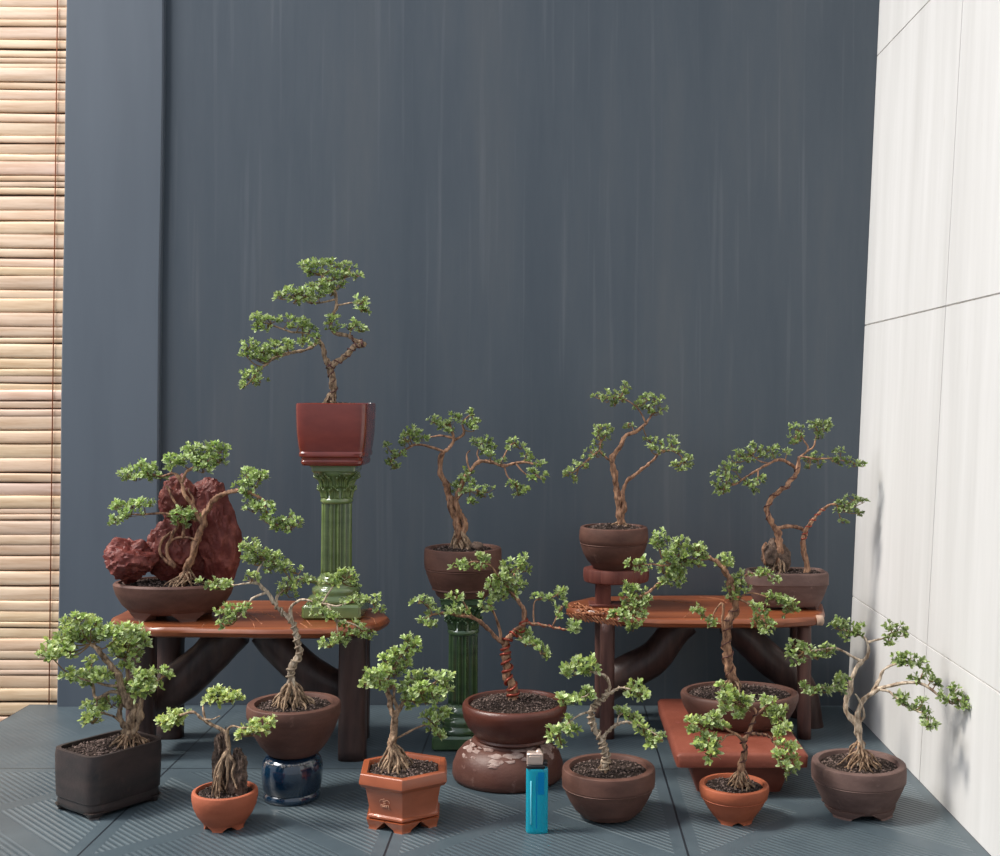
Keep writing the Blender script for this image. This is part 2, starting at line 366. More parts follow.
# ------------------------------------------------------------------ pots
def sup(nexp):
    return lambda a: 1/((abs(math.cos(a))**nexp+abs(math.sin(a))**nexp)**(1/nexp))
def ngon(N, a0, rr=.06):
    def f(a):
        d = ((a-a0) % (2*PI/N))-PI/N
        return math.cos(PI/N)/math.cos(d)
    return f
rnd_ = lambda a: 1.0
def pot(root, c, R, H, prof, mkey, sx=1, sy=1, shape=rnd_, n=56, rot=0, wall=.12, soil_drop=.07, feet=None, zf=0.0, wob=0, sharp=False, soil_h=.0, name='pot', gran=260, rim=None, warp=0.0, tiltm=None):
    """prof: list of (r,z) in units of R,H from base to rim; z measured over zf."""
    mb = MB(); P = [(r*R, zf+z*(H-zf)) for r, z in prof]
    top = P[-1]
    P += [(top[0]-.0012, top[1]+.0008), (top[0]-wall*R+.001, top[1]+.0008), (top[0]-wall*R, top[1]-.001), (top[0]-wall*R-.002, H*(1-soil_drop)-.006)]
    mb.lathe(P, c, shape, n, sx=sx, sy=sy, rot=rot, wob=wob, warp=warp)
    po = mb.build(name, MT[mkey], root); autosmooth(po, 30 if sharp else 32)
    ri = top[0]-wall*R-.0006
    if feet:
        for (a, wd, r0, r1, hh) in feet:
            f = MB(); V = []; k = 9
            for (zz, rr_, ws) in ((0, r1, .62), (hh*.35, r1*.985, .74), (hh*.8, r1*1.02, 1.05), (hh*1.5, r1*1.06, 1.5)):
                for q in range(k):
                    aa = a+(q/(k-1)-.5)*wd*ws
                    V.append((rr_*math.cos(aa)*sx*shape(aa), rr_*math.sin(aa)*sy*shape(aa), zz))
                for q in range(k-1, -1, -1):
                    aa = a+(q/(k-1)-.5)*wd*ws
                    V.append((r0*math.cos(aa)*sx*shape(aa), r0*math.sin(aa)*sy*shape(aa), zz))
            V = [(c[0]+x*math.cos(rot)-y*math.sin(rot), c[1]+x*math.sin(rot)+y*math.cos(rot), c[2]+z_) for x, y, z_ in V]
            F = [(l*2*k+i, l*2*k+(i+1) % (2*k), (l+1)*2*k+(i+1) % (2*k), (l+1)*2*k+i) for l in range(3) for i in range(2*k)]
            F += [tuple(range(2*k-1, -1, -1)), tuple(range(6*k, 8*k))]
            f.add(V, F); fo = f.build('foot', MT[mkey], po); autosmooth(fo, 40)
    # soil: mounded surface with loose granules
    so = MB(); zs_ = c[2]+H*(1-soil_drop); rg = random.Random(int(c[0]*1e4) & 0xffff)
    nr, na = 8, 40; V = [(c[0], c[1], zs_+soil_h)]; C = []
    def loc(rr_, a):
        q = rr_*shape(a); x, y = q*math.cos(a)*sx, q*math.sin(a)*sy
        return c[0]+x*math.cos(rot)-y*math.sin(rot), c[1]+x*math.sin(rot)+y*math.cos(rot)
    def hz(x, y, t): return zs_+soil_h*(1-t*t)+.0012*noise.noise((x*300, y*300, 0))
    for i in range(1, nr+1):
        t = i/nr
        for k in range(na):
            x, y = loc(ri*t, 2*PI*k/na); V.append((x, y, hz(x, y, t)))
    F = [(0, 1+k, 1+(k+1) % na) for k in range(na)]
    F += [(1+i*na+k, 1+(i+1)*na+k, 1+(i+1)*na+(k+1) % na, 1+i*na+(k+1) % na) for i in range(nr-1) for k in range(na)]
    so.add(V, F, (.030, .020, .016, 1))
    for _ in range(int(gran*1.5)):
        t = math.sqrt(rg.random())*.96; a = rg.uniform(0, 2*PI); x, y = loc(ri*t, a); z_ = hz(x, y, t)+rg.uniform(-.0004, .0012)
        s_ = rg.uniform(.0008, .0017); tn = rg.choice([.5, .9, 1.4, 2.0, 3.2]); cc = (.062*tn, .044*tn, .038*tn, 1)
        dirs = [(1, 0, 0), (0, 1, 0), (-1, 0, 0), (0, -1, 0), (0, 0, 1), (0, 0, -1)]
        q = [(x+d[0]*s_*rg.uniform(.7, 1.3)+rg.uniform(-.3, .3)*s_, y+d[1]*s_*rg.uniform(.7, 1.3), z_+d[2]*s_*rg.uniform(.6, 1.1)) for d in dirs]
        so.add(q, [(0, 1, 4), (1, 2, 4), (2, 3, 4), (3, 0, 4), (1, 0, 5), (2, 1, 5), (3, 2, 5), (0, 3, 5)], cc)
    so.build('soil', MT['granules'], root, smooth=False)
    return po, zs_
# ------------------------------------------------------------------ trees
def leaf(mb, p, d, up, L_, cc, ce, cup=.12):
    d = d.normalized(); s_ = d.cross(up)
    s_ = s_.normalized() if s_.length > 1e-4 else d.orthogonal().normalized()
    n = s_.cross(d); w_ = L_*.27
    V = [p, p+d*L_*.45+s_*w_+n*L_*cup*.6, p+d*L_*.8+s_*w_*.75+n*L_*cup*.3, p+d*L_, p+d*L_*.8-s_*w_*.75+n*L_*cup*.3, p+d*L_*.45-s_*w_+n*L_*cup*.6, p+d*L_*.5]
    C = [cc, ce, ce, ce, ce, ce, cc]
    mb.add(V, [(0, 1, 6), (1, 2, 6), (2, 3, 6), (3, 4, 6), (4, 5, 6), (5, 0, 6)], C)
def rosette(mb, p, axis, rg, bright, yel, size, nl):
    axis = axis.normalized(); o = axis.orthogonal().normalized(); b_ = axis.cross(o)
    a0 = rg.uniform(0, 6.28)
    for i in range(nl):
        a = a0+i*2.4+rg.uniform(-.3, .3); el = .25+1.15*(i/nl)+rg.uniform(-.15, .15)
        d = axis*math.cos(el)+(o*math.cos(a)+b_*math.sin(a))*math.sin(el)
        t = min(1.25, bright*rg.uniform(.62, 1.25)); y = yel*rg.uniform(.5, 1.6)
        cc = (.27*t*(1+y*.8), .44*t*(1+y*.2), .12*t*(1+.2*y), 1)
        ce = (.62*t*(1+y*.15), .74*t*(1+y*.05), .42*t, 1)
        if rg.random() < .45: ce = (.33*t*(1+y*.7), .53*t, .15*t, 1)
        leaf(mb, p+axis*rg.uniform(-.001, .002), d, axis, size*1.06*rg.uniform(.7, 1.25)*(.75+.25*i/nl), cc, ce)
def bonsai(root, T, Y0, polys, pads, bark='bark', seed=1, size=.0066, bright=1.0, yel=.3, dens=1.0, wires=None, roots=None, base_z=None, leafbase=None):
    """T: (x0, y0, s) of the sketch the coordinates were measured in; polys: (pts, r0, r1, depth_end)."""
    rg = random.Random(seed); tx = lambda q: (T[0]+q[0]/T[2], T[1]+q[1]/T[2])
    samp = []   # (px, py, pos)
    curves = []
    k_px = (Y0-CAM.y)/FPX
    for i, pl in enumerate(polys):
        pts, r0, r1, dz = pl[:4]
        P2 = [tx(q) for q in pts]
        d0 = 0.0
        if samp and i:
            q = min(samp, key=lambda s_: (s_[0]-P2[0][0])**2+(s_[1]-P2[0][1])**2)
            if (q[0]-P2[0][0])**2+(q[1]-P2[0][1])**2 < 12**2: d0 = q[2]; P2[0] = (q[0], q[1])
        n = len(P2); P3 = []
        for j, q in enumerate(P2):
            d = d0+dz*(j/(n-1))**1.2; P3.append(at(q[0], q[1], Y0+d))
        c = catmull(P3, 7); m_ = len(c)
        for k in range(1, m_-1):
            jv = noise.noise_vector((c[k].x*70+seed, c[k].y*70, c[k].z*70))
            c[k] = c[k]+jv*(r0*k_px*.55 if r0 > 2 else r0*k_px*.8)
        R = [(r0*1.12+(r1*1.1-r0*1.12)*(k/(m_-1))**.8)*k_px*(1+.22*noise.noise((c[k].z*130, c[k].x*130, seed))) for k in range(m_)]
        mb = MB(); mb.tube(c, R, 12 if r0 > 2 else 7, bump=.6 if r0 > 2 else .35, seed=seed*7+i, freq=190, flute=1 if r0 > 2.4 else 0)
        mb.build('trunk' if i == 0 else 'branch', MT[bark], root)
        curves.append((c, R))
        c2 = catmull([Vector((q[0], q[1], 0)) for q in P2], 7)
        for a, b_ in zip(c2, c): samp.append((a.x, a.y, b_.y-Y0))
        polys3.setdefault(root.name, []).append(c)
    if wires:
        for (ci, key, turns, wr, f0, f1) in wires:
            c, R = curves[ci]; n = len(c); W = []; tot = int(turns*14)
            nr = None
            fr = []
            nrm = (c[1]-c[0]).orthogonal().normalized()
            for i in range(n):
                t = (c[min(i+1, n-1)]-c[max(i-1, 0)]).normalized(); nrm = (nrm-t*nrm.dot(t)).normalized(); fr.append((nrm.copy(), t.cross(nrm)))
            for q in range(tot+1):
                f = (f0+(f1-f0)*q/tot)*(n-1); i = min(int(f), n-2); u_ = f-i
                p_ = c[i].lerp(c[i+1], u_); r_ = R[i]*(1-u_)+R[i+1]*u_; a = q/14*2*PI
                o1 = fr[i][0].lerp(fr[i+1][0], u_); o2 = fr[i][1].lerp(fr[i+1][1], u_)
                W.append(p_+(o1*math.cos(a)+o2*math.sin(a))*(r_*(1.06+.12*math.sin(q*.37))+wr*.6))
            mb = MB(); mb.tube(W, [wr]*len(W), 6); mb.build('wire', MT[key], root)
    # pads grouped into touching clusters
    PP = []
    for q in pads:
        x, y = tx(q); PP.append((x, y, q[2]/T[2], q[3]/T[2]))
    grp = list(range(len(PP)))
    def find(i):
        while grp[i] != i: i = grp[i]
        return i
    for i in range(len(PP)):
        for j in range(i):
            a, b_ = PP[i], PP[j]
            if ((a[0]-b_[0])/(a[2]+b_[2]))**2+((a[1]-b_[1])/(a[3]+b_[3]))**2 < .55: grp[find(i)] = find(j)
    cl = {}
    for i in range(len(PP)): cl.setdefault(find(i), []).append(PP[i])
    for g_, L_ in cl.items():
        mb = MB(); tb = MB()
        for (x, y, rx, ry) in L_:
            s_ = min(samp, key=lambda s_: (s_[0]-x)**2+((s_[1]-y)*1.0)**2)
            d = s_[2]+rg.uniform(-.006, .006); Yp = Y0+d; kk = (Yp-CAM.y)/FPX
            y += 1.8; x += .6; cen = at(x, y, Yp); hub = at(x+rg.uniform(-.2, .2)*rx, y+ry*.55, Yp)
            bp = at(s_[0], s_[1], Y0+s_[2])
            mid = bp.lerp(hub, .5)+Vector((0, 0, -.12*(hub-bp).length))
            tb.tube(catmull([bp, mid, hub], 4), [.0009-.00005*i for i in range(9)], 6, bump=.15, seed=seed)
            A, B_, Cz = rx*kk*.92, ry*kk*.92, max(.008, (rx*.75)*kk)
            nros = max(6, int(rx*ry*.215*dens))
            for _ in range(nros):
                while True:
                    q = Vector((rg.uniform(-1, 1), rg.uniform(-1, 1), rg.uniform(-1, 1)))
                    if q.length < 1: break
                p_ = cen+Vector((q.x*A, q.y*Cz, q.z*B_*.85))
                ax = Vector((q.x*.9, q.y*.9-.1, .55+.6*q.z))+Vector((rg.uniform(-.4, .4), rg.uniform(-.4, .4), rg.uniform(-.2, .4)))
                if rg.random() < .6:
                    st_ = hub if rg.random() < .7 else cen+Vector((q.x*A*.3, q.y*Cz*.3, -B_*.3))
                    mi_ = st_.lerp(p_, .5)+Vector((0, 0, rg.uniform(-.0015, .001)))
                    tb.tube([st_, mi_, p_], [.0005, .0004, .0003], 4, cap=False)
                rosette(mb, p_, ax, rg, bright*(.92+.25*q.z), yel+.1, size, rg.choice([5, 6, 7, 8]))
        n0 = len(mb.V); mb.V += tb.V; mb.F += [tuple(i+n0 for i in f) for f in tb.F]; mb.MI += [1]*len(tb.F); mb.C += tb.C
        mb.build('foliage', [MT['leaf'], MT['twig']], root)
    if roots:
        nroot, hgt, spread, rr_, key, bzz = roots
        mb = MB(); c, R = curves[0]; b0 = c[0].copy()
        for k in range(nroot):
            a = rg.uniform(0, 2*PI); h_ = hgt*rg.uniform(.35, 1); 
            # start on the trunk at height h_
            st_ = min(c, key=lambda q: abs(q.z-(bzz+h_)))
            r_s = R[c.index(st_)]*.7
            o_ = Vector((math.cos(a), math.sin(a), 0)); sp_ = spread*rg.uniform(.55, 1)
            e_ = Vector((b0.x, b0.y, bzz-.002))+o_*sp_; e_.z = bzz-.002
            m1 = st_.lerp(e_, .35)+o_*sp_*.12+Vector((rg.uniform(-1, 1), rg.uniform(-1, 1), rg.uniform(-.3, .8)))*spread*.13
            m2 = st_.lerp(e_, .72)+Vector((rg.uniform(-1, 1), rg.uniform(-1, 1), rg.uniform(-.2, .7)))*spread*.16
            cc = catmull([st_+o_*r_s, m1, m2, e_], 5)
            mb.tube(cc, [rr_*(1.15-.6*i/(len(cc)-1)) for i in range(len(cc))], 6, bump=.25, seed=k)
        mb.build('root', MT[key], root)
polys3 = {}
def rock(root, c, s3, seed, key, squ=1.0, sub=5, amp=.35, rot=0, planes=15, lo=.72, spikes=()):
    import bmesh
    rg = random.Random(seed*13+1)
    pl = []
    for k in range(planes):
        v = Vector((rg.gauss(0, 1), rg.gauss(0, 1), rg.gauss(0, 1))).normalized(); pl.append((v, rg.uniform(lo, 1.0)))
    bm = bmesh.new(); bmesh.ops.create_icosphere(bm, subdivisions=sub, radius=1)
    V = []
    for v in bm.verts:
        n_ = v.co.normalized(); f = 1.15
        for (q, d) in pl:
            k = n_.dot(q)
            if k > .05: f = min(f, d/k)
        for (q, h, w_) in spikes:
            a = (n_-Vector(q).normalized()).length
            if a < w_: f += h*(1-a/w_)**1.3
        g = n_*2.2+Vector((seed*3.1, seed*1.7, 0))
        rid = 1-abs(noise.noise(g*1.3))*2
        f *= 1+amp*.30*(rid-.6)+amp*.22*noise.noise(g*3)+amp*.12*noise.noise(g*8)
        p_ = Vector((n_.x*s3[0], n_.y*s3[1], n_.z*s3[2]))*f
        p_ = Matrix.Rotation(rot, 3, 'Y') @ p_
        V.append(Vector(c)+p_)
    F = [tuple(v.index for v in f.verts) for f in bm.faces]; bm.free()
    o = ob('rock', V, F, MT[key], root); autosmooth(o, 24); return o
BG = 'miniature bonsai trees in small pots'
def ztop(py, Y, px=554): return at(px, py, Y).z

# --- A: black rectangular pot, front left -----------------------------------
zr = .0665
pc = [atz(89, 760, zr), atz(55, 747, zr), atz(162, 740, zr)]
cA = (pc[1]+pc[2])/2; ex = (pc[2]-pc[0]); ey = (pc[1]-pc[0]); rotA = math.atan2(ex.y, ex.x)
rA = thing('bonsai_tree', (cA.x, cA.y, 0), 'dense leafy bonsai in a black rectangular pot at the front left corner', 'bonsai', BG)
hx, hy = ex.length/2, ey.length/2
shp = sup(6)
pA, zsA = pot(rA, (cA.x, cA.y, 0), 1.0, zr, [(.0, 0), (.92, 0), (.955, .03), (.975, .09), (.97, .17), (1.0, .20), (1.015, .5), (1.025, .9), (1.01, 1.0)], 'black_clay', warp=.8,
    sx=hx*1.03, sy=hy*1.05, shape=shp, rot=rotA, wall=.10, soil_drop=.06, zf=.004, n=96, soil_h=.003, gran=520,
    feet=[(a, .30, .66, .96, .0045) for a in (PI/4, 3*PI/4, 5*PI/4, 7*PI/4)])
YA = cA.y+.004
bonsai(rA, (30, 600, 6.585), YA,
    [([(655, 900), (665, 830), (680, 760), (655, 660), (600, 560), (540, 450), (470, 350), (400, 290)], 6, 1.6, -.01),
     ([(590, 900), (600, 800), (590, 720), (610, 640), (640, 560), (640, 470), (620, 380)], 3.2, 1.2, .015),
     ([(700, 900), (715, 800), (720, 700), (740, 640), (790, 580), (850, 520)], 3.4, 1.0, -.015),
     ([(640, 640), (560, 600), (480, 640), (430, 640), (415, 560), (385, 480)], 2, 1, .02),
     ([(600, 560), (500, 560), (420, 540), (320, 510)], 1.4, .8, -.02),
     ([(600, 800), (540, 760), (470, 740)], 1.4, .8, -.02)],
    [(320, 120, 110, 50), (400, 160, 60, 50), (230, 220, 80, 55), (190, 290, 110, 60), (130, 340, 80, 55), (250, 340, 80, 45), (330, 230, 80, 60), (420, 240, 60, 50), (480, 200, 60, 50),
     (560, 200, 80, 60), (680, 190, 90, 55), (720, 260, 80, 60), (610, 270, 90, 65), (640, 340, 90, 50), (560, 340, 50, 40), (650, 410, 60, 45), (400, 400, 35, 40),
     (260, 490, 70, 45), (370, 500, 80, 55), (450, 490, 90, 55), (750, 480, 80, 45), (860, 480, 60, 45), (640, 560, 80, 50), (760, 560, 110, 55), (720, 610, 60, 35),
     (430, 690, 90, 55), (400, 770, 60, 55), (530, 670, 70, 45)],
    'bark', 11, .0068, 1.12, .35, 1.15, roots=(26, .016, .024, .0013, 'root', zsA), )
# --- B: little orange pot ---------------------------------------------------
def place(px, pyr, wpx, D, zb=0.0):
    Y = CAM.y+D; c = at(px, pyr, Y); return c, Y, c.z, wpx*D/FPX/2
CLASSIC = [(0, 0), (.62, 0), (.70, .03), (.83, .25), (.93, .5), (.985, .72), (1, .9), (1, 1)]
BELT = [(0, 0), (.58, 0), (.63, .04), (.68, .11), (.72, .13), (.74, .155), (.85, .34), (.93, .51), (.968, .61), (.992, .628), (.974, .645), (.992, .66), (1.0, .75), (1.0, .93), (.985, 1)]
c, YB, zB, RB = place(225, 790, 64, 1.256)
rB = thing('bonsai_tree', (c.x, YB, 0), 'tiny bonsai with three tufts growing over dark stones in an orange clay cup', 'bonsai', BG)
pB, zsB = pot(rB, (c.x, YB, 0), RB, zB, [(0, 0), (.60, 0), (.70, .1), (.84, .3), (.95, .55), (1.0, .8), (1.0, .93), (.98, 1)], 'orange_clay', zf=.004, wall=.13, soil_drop=.07,
    feet=[(a, .85, RB*.40, RB*.62, .0045) for a in (-PI/2-.1, -PI/2+1.15, PI/2, -PI/2-1.3)], gran=200)
rock(rB, (at(221, 772, YB+.008).x, YB+.010, zsB+.024), (.0085, .008, .036), 2, 'grey_rock', amp=.7, planes=14, lo=.86)
rock(rB, (at(237, 780, YB-.004).x, YB-.001, zsB+.015), (.0095, .010, .026), 5, 'grey_rock', amp=.6, planes=14, lo=.86)
bonsai(rB, (150, 670, 7.14), YB-.010,
    [([(500, 850), (492, 780), (495, 700), (520, 620), (562, 560), (548, 470), (510, 430), (440, 390), (380, 345), (320, 305), (270, 305), (200, 320)], 2.6, .9, .005),
     ([(400, 365), (385, 300), (385, 240), (440, 200)], 1.1, .6, .012), ([(548, 470), (555, 420), (600, 400), (660, 410), (720, 410)], 1.5, .7, -.008),
     ([(380, 370), (450, 350), (500, 330)], .9, .4, -.01), ([(562, 560), (545, 650), (560, 740), (540, 850)], 1.9, 1.0, -.003),
     ([(562, 600), (600, 660), (590, 740), (620, 850)], 1.4, .8, -.004), ([(520, 620), (470, 700), (460, 790), (440, 850)], 1.3, .8, .0)],
    [(450, 190, 90, 45), (540, 175, 100, 50), (600, 190, 60, 35), (500, 145, 60, 30), (110, 370, 80, 50), (170, 330, 90, 55), (230, 310, 45, 35), (700, 430, 80, 50), (770, 400, 80, 60), (840, 350, 45, 30)],
    'bark', 12, .0062, 1.25, .55, 1.3, roots=(10, .03, .012, .0009, 'root', zsB))
# --- C: bowl on a blue glazed pot --------------------------------------------
DC = 1.345; YC = CAM.y+DC; cC = at(292, 803, YC); zbt = ztop(753, YC, 292)
rbp = thing('upturned_pot', (cC.x, YC, 0), 'small dark blue glazed pot standing upside down under the brown bowl', 'pot')
mb = MB(); RBp = 60*DC/FPX/2
P = [(0, 0), (.86, 0), (.91, .02), (.93, .09), (.91, .14), (.875, .17), (.93, .22), (.985, .42), (1.0, .62), (.98, .78), (.93, .88), (.84, .96), (.76, .985), (.70, 1), (0, 1)]
mb.lathe([(r*RBp, z*zbt) for r, z in P], (cC.x, YC, 0), n=48, close_b=True, close_t=True, wob=.012)
o = mb.build('body', MT['blue_glaze'], rbp); autosmooth(o, 50)
mb = MB(); rg = random.Random(5)
for (px, py) in ((268, 756), (271, 761), (275, 758), (291, 763), (298, 761), (304, 758), (310, 756), (313, 753), (289, 767)):
    a = math.asin(max(-1, min(1, (at(px, py, YC).x-cC.x)/RBp))); zz = ztop(py, YC-.03, px)
    for _ in range(4):
        aa = a+rg.uniform(-.12, .12); z1 = max(.003, min(zbt*.9, zz+rg.uniform(-.002, .002))); rr_ = np.interp(z1/zbt, [0, .1, .16, .2, .45, .7, .88, .97], [.86, .92, .91, .95, 1, 1, .93, .8])*RBp+.0009
        cx_, cy_ = cC.x+rr_*math.sin(aa), YC-rr_*math.cos(aa); s_ = rg.uniform(.0008, .0018)
        N = 7; V = []
        for k in range(N):
            t = 2*PI*k/N; q = s_*rg.uniform(.6, 1.3)
            da = q*math.cos(t)/rr_; V.append((cC.x+(rr_)*math.sin(aa+da), YC-(rr_)*math.cos(aa+da), z1+q*math.sin(t)*.8))
        V.append((cC.x+(rr_+.0012)*math.sin(aa), YC-(rr_+.0012)*math.cos(aa), z1))
        mb.add(V, [(k, (k+1) % N, N) for k in range(N)])
mb.build('dry_deposit', MT['dry_deposit'], rbp)
zrC = ztop(703, YC, 294); cC2 = at(294, 703, YC); RC = 92*DC/FPX/2
rC = thing('bonsai_tree', (cC2.x, YC, zbt), 'bonsai with a twisted pale trunk in a round brown bowl on the blue pot', 'bonsai', BG)
pC, zsC = pot(rC, (cC2.x, YC, zbt), RC, zrC-zbt, [(0, 0), (.48, 0), (.56, .04), (.72, .22), (.86, .45), (.93, .62), (.955, .70), (.965, .72), (.995, .78), (1.0, .94), (.985, 1)], 'brown_clay', wall=.17, soil_drop=.07, soil_h=.004, gran=380, wob=.01)
bonsai(rC, (200, 520, 5), YC-.004,
    [([(462, 870), (455, 800), (455, 745), (495, 680), (490, 615), (482, 560), (450, 500), (390, 445), (352, 385), (310, 340), (285, 315), (220, 318), (160, 325)], 3.4, .8, -.015),
     ([(330, 370), (262, 392), (230, 450), (190, 490)], 1.3, .6, -.03), ([(380, 430), (388, 380), (430, 340), (480, 300), (540, 290)], 1.5, .6, .02),
     ([(285, 315), (290, 250), (330, 200)], 1.1, .6, .01), ([(460, 500), (455, 440), (490, 405), (540, 400), (610, 420), (700, 430), (780, 400), (860, 400)], 1.7, .6, -.035),
     ([(640, 430), (680, 500), (690, 570)], 1, .5, -.01), ([(690, 500), (760, 520), (830, 550)], .9, .5, 0), ([(610, 415), (660, 340), (700, 300)], .9, .5, .0)],
    [(260, 120, 60, 40), (235, 170, 50, 45), (300, 165, 60, 45), (270, 200, 40, 20), (250, 280, 45, 32), (340, 240, 45, 30), (380, 190, 65, 42), (420, 230, 40, 30), (480, 250, 40, 20), (545, 290, 55, 32), (480, 300, 50, 30), (430, 330, 50, 40), (440, 370, 35, 22),
     (660, 300, 60, 40), (730, 270, 60, 35), (760, 310, 45, 25), (120, 440, 45, 40), (170, 460, 55, 45), (130, 505, 45, 28), (220, 430, 30, 22), (590, 400, 50, 35), (610, 450, 50, 35), (760, 390, 65, 32), (860, 395, 48, 32), (890, 440, 30, 20), (650, 470, 50, 22),
     (730, 515, 60, 22), (800, 540, 60, 30), (640, 610, 60, 35), (690, 590, 50, 32), (840, 580, 30, 25), (30, 300, 50, 25), (90, 325, 60, 28), (130, 310, 30, 20)],
    'pale_bark', 13, .0056, .95, .3, 1.0, roots=(60, .030, .030, .0014, 'bark', zsC), wires=[(0, 'dull_wire', 11, .0011, .10, .62)])
# --- D: hexagonal pot ---------------------------------------------------------
c, YD, zD, RD = place(404, 766, 98, 1.272)
rD = thing('bonsai_tree', (c.x, YD, 0), 'bushy bonsai in a shiny orange hexagonal pot with a stamped mark', 'bonsai', BG)
a0 = -PI/2+math.radians(5); shp = ngon(6, a0)
nH = 60
HEXP = [(0, 0), (.70, 0), (.76, .02), (.80, .05), (.80, .09), (.755, .12), (.75, .16), (.80, .40), (.85, .66), (.865, .69), (.95, .73), (1.0, .80), (1.0, .86), (.97, 1)]
def hexshape(a): return shp(a)
# rotate so that vertices fall on mesh corners: rot handles a0
pD, zsD = pot(rD, (c.x, YD, 0), RD, zD, HEXP, 'hex_glaze', shape=ngon(6, 0), rot=a0, n=nH, zf=.010, wall=.16, soil_drop=.07, sharp=True, soil_h=.003, gran=420,
    feet=[(k*PI/3, .72, RD*.55, RD*.785, .0070) for k in range(6)])
# stamped mark on the front-left face
am = a0-PI/6; rf = lambda z: np.interp(z/zD, [0, .2, .75], [.76, .76, .86])*RD*math.cos(PI/6)+.0001
nrm = Vector((math.cos(am), math.sin(am), 0)); tg = Vector((-math.sin(am), math.cos(am), 0))
mc = .029; mb = MB()
def stroke(pts, r=.00032):
    W = [Vector((c.x, YD, 0))+nrm*rf(mc+b_)+tg*a+Vector((0, 0, mc+b_)) for a, b_ in pts]
    mb.tube(W, [r]*len(W), 6)
for pts in ([(-.0058, .0010), (-.0056, .0032), (-.0035, .0042), (.0035, .0042), (.0058, .0030), (.0060, .0010)], [(-.001, .0056), (.0002, .0050)], [(-.002, .0024), (.002, .0024)], [(-.0016, .0006), (.0016, .0006)],
            [(-.0045, -.0012), (-.0045, -.0052)], [(-.0045, -.0015), (.0048, -.0015)], [(.0048, -.0012), (.0048, -.0055)], [(-.0022, -.0012), (-.0026, -.0048)], [(.0, -.0012), (.0, -.0040)], [(.0022, -.0012), (.0026, -.0046)], [(-.003, -.0032), (.003, -.0032)]):
    stroke(pts)
MT['mark'], _, _ = mat('mark_paint', srgb(226, 170, 138), .5, .4)
mb.build('stamped_mark', MT['mark'], pD)
bonsai(rD, (350, 620, 8.33), YD-.002,
    [([(390, 1230), (385, 1130), (365, 1040), (362, 950), (375, 840), (345, 730), (320, 640), (300, 560), (330, 450), (400, 340), (470, 250)], 4.2, 1.0, .0),
     ([(372, 860), (400, 740), (370, 660), (360, 560), (260, 500), (190, 480)], 2.0, .8, -.02), ([(375, 790), (430, 720), (520, 640), (640, 560), (760, 500)], 2.2, .8, -.015),
     ([(430, 720), (460, 640), (470, 560), (540, 490)], 1.6, .7, .02), ([(420, 1000), (480, 940), (600, 880), (690, 850)], 1.2, .7, .0)],
    [(490, 160, 65, 45), (530, 180, 50, 35), (500, 230, 70, 45), (380, 260, 70, 50), (300, 320, 70, 40), (440, 300, 80, 55), (360, 350, 90, 50), (450, 370, 50, 35), (160, 440, 80, 50), (260, 430, 90, 50), (360, 430, 90, 55), (150, 520, 70, 35), (240, 530, 90, 45), (330, 540, 60, 40),
     (540, 470, 90, 50), (630, 450, 80, 45), (720, 470, 80, 50), (800, 470, 60, 45), (480, 560, 90, 65), (600, 560, 110, 70), (720, 570, 90, 60), (800, 560, 50, 45), (520, 650, 90, 55), (640, 660, 100, 50), (720, 660, 60, 40), (480, 700, 50, 30), (660, 790, 60, 50), (740, 780, 80, 60), (690, 870, 70, 70), (740, 940, 35, 40), (790, 760, 40, 35)],
    'root', 14, .0060, 1.1, .3, 1.15, roots=(46, .028, .022, .0016, 'bark', zsD))
# --- E: bowl on an upturned bowl ----------------------------------------------
DE = 1.42; YE = CAM.y+DE; cE = at(508, 770, YE); zE0 = .047
ru = thing('upturned_bowl', (cE.x, YE, 0), 'big brown clay bowl turned upside down with pale crust, behind the lighter', 'bowl')
MT['crusted_clay'] = pot_mat('crusted_clay', srgb(82, 48, 40), srgb(104, 70, 60), srgb(150, 118, 108), rough=.45)
mb = MB(); Ru = 110*DE/FPX/2
P = [(0, 0), (.93, 0), (.97, .03), (1.0, .14), (.99, .36), (.93, .60), (.82, .78), (.70, .88), (.66, .90), (.66, .95), (.62, 1), (.0, 1)]
mb.lathe([(r*Ru, z*zE0) for r, z in P], (cE.x, YE, 0), n=64, close_t=True, wob=.02)
o = mb.build('body', MT['crusted_clay'], ru); autosmooth(o, 50)
MT['crust'] = noisy('lime_crust', srgb(128, 98, 90), srgb(176, 156, 148), 90, .9, None, .8, .001)
mb = MB(); rg = random.Random(8)
for k in range(46):
    a = rg.uniform(-PI*.98, PI*.02)+0; zz = zE0*rg.uniform(.6, .93); rr_ = np.interp(zz/zE0, [.36, .6, .78, .88, .95], [.99, .93, .82, .70, .66])*Ru
    s_ = rg.uniform(.002, .0055); N = 9; V = []
    for q in range(N):
        t = 2*PI*q/N; w_ = s_*rg.uniform(.5, 1.3); z1 = min(zE0*.95, zz+w_*.45*math.sin(t)); r1 = np.interp(z1/zE0, [.36, .6, .78, .88, .95], [.99, .93, .82, .70, .66])*Ru+.0003
        V.append((cE.x+r1*math.cos(a+w_*math.cos(t)/r1*1.6), YE+r1*math.sin(a+w_*math.cos(t)/r1*1.6), z1))
    V.append((cE.x+(rr_+.0012)*math.cos(a), YE+(rr_+.0012)*math.sin(a), zz+.0006))
    mb.add(V, [(q, (q+1) % N, N) for q in range(N)])
mb.build('crust', MT['crust'], ru)
zrE = ztop(702, YE, 514); cE2 = at(514.5, 702, YE); RE = 103*DE/FPX/2
rE = thing('bonsai_tree', (cE2.x, YE, zE0), 'bonsai with red wire wound round its trunk, in the bowl on the upturned bowl', 'bonsai', BG)
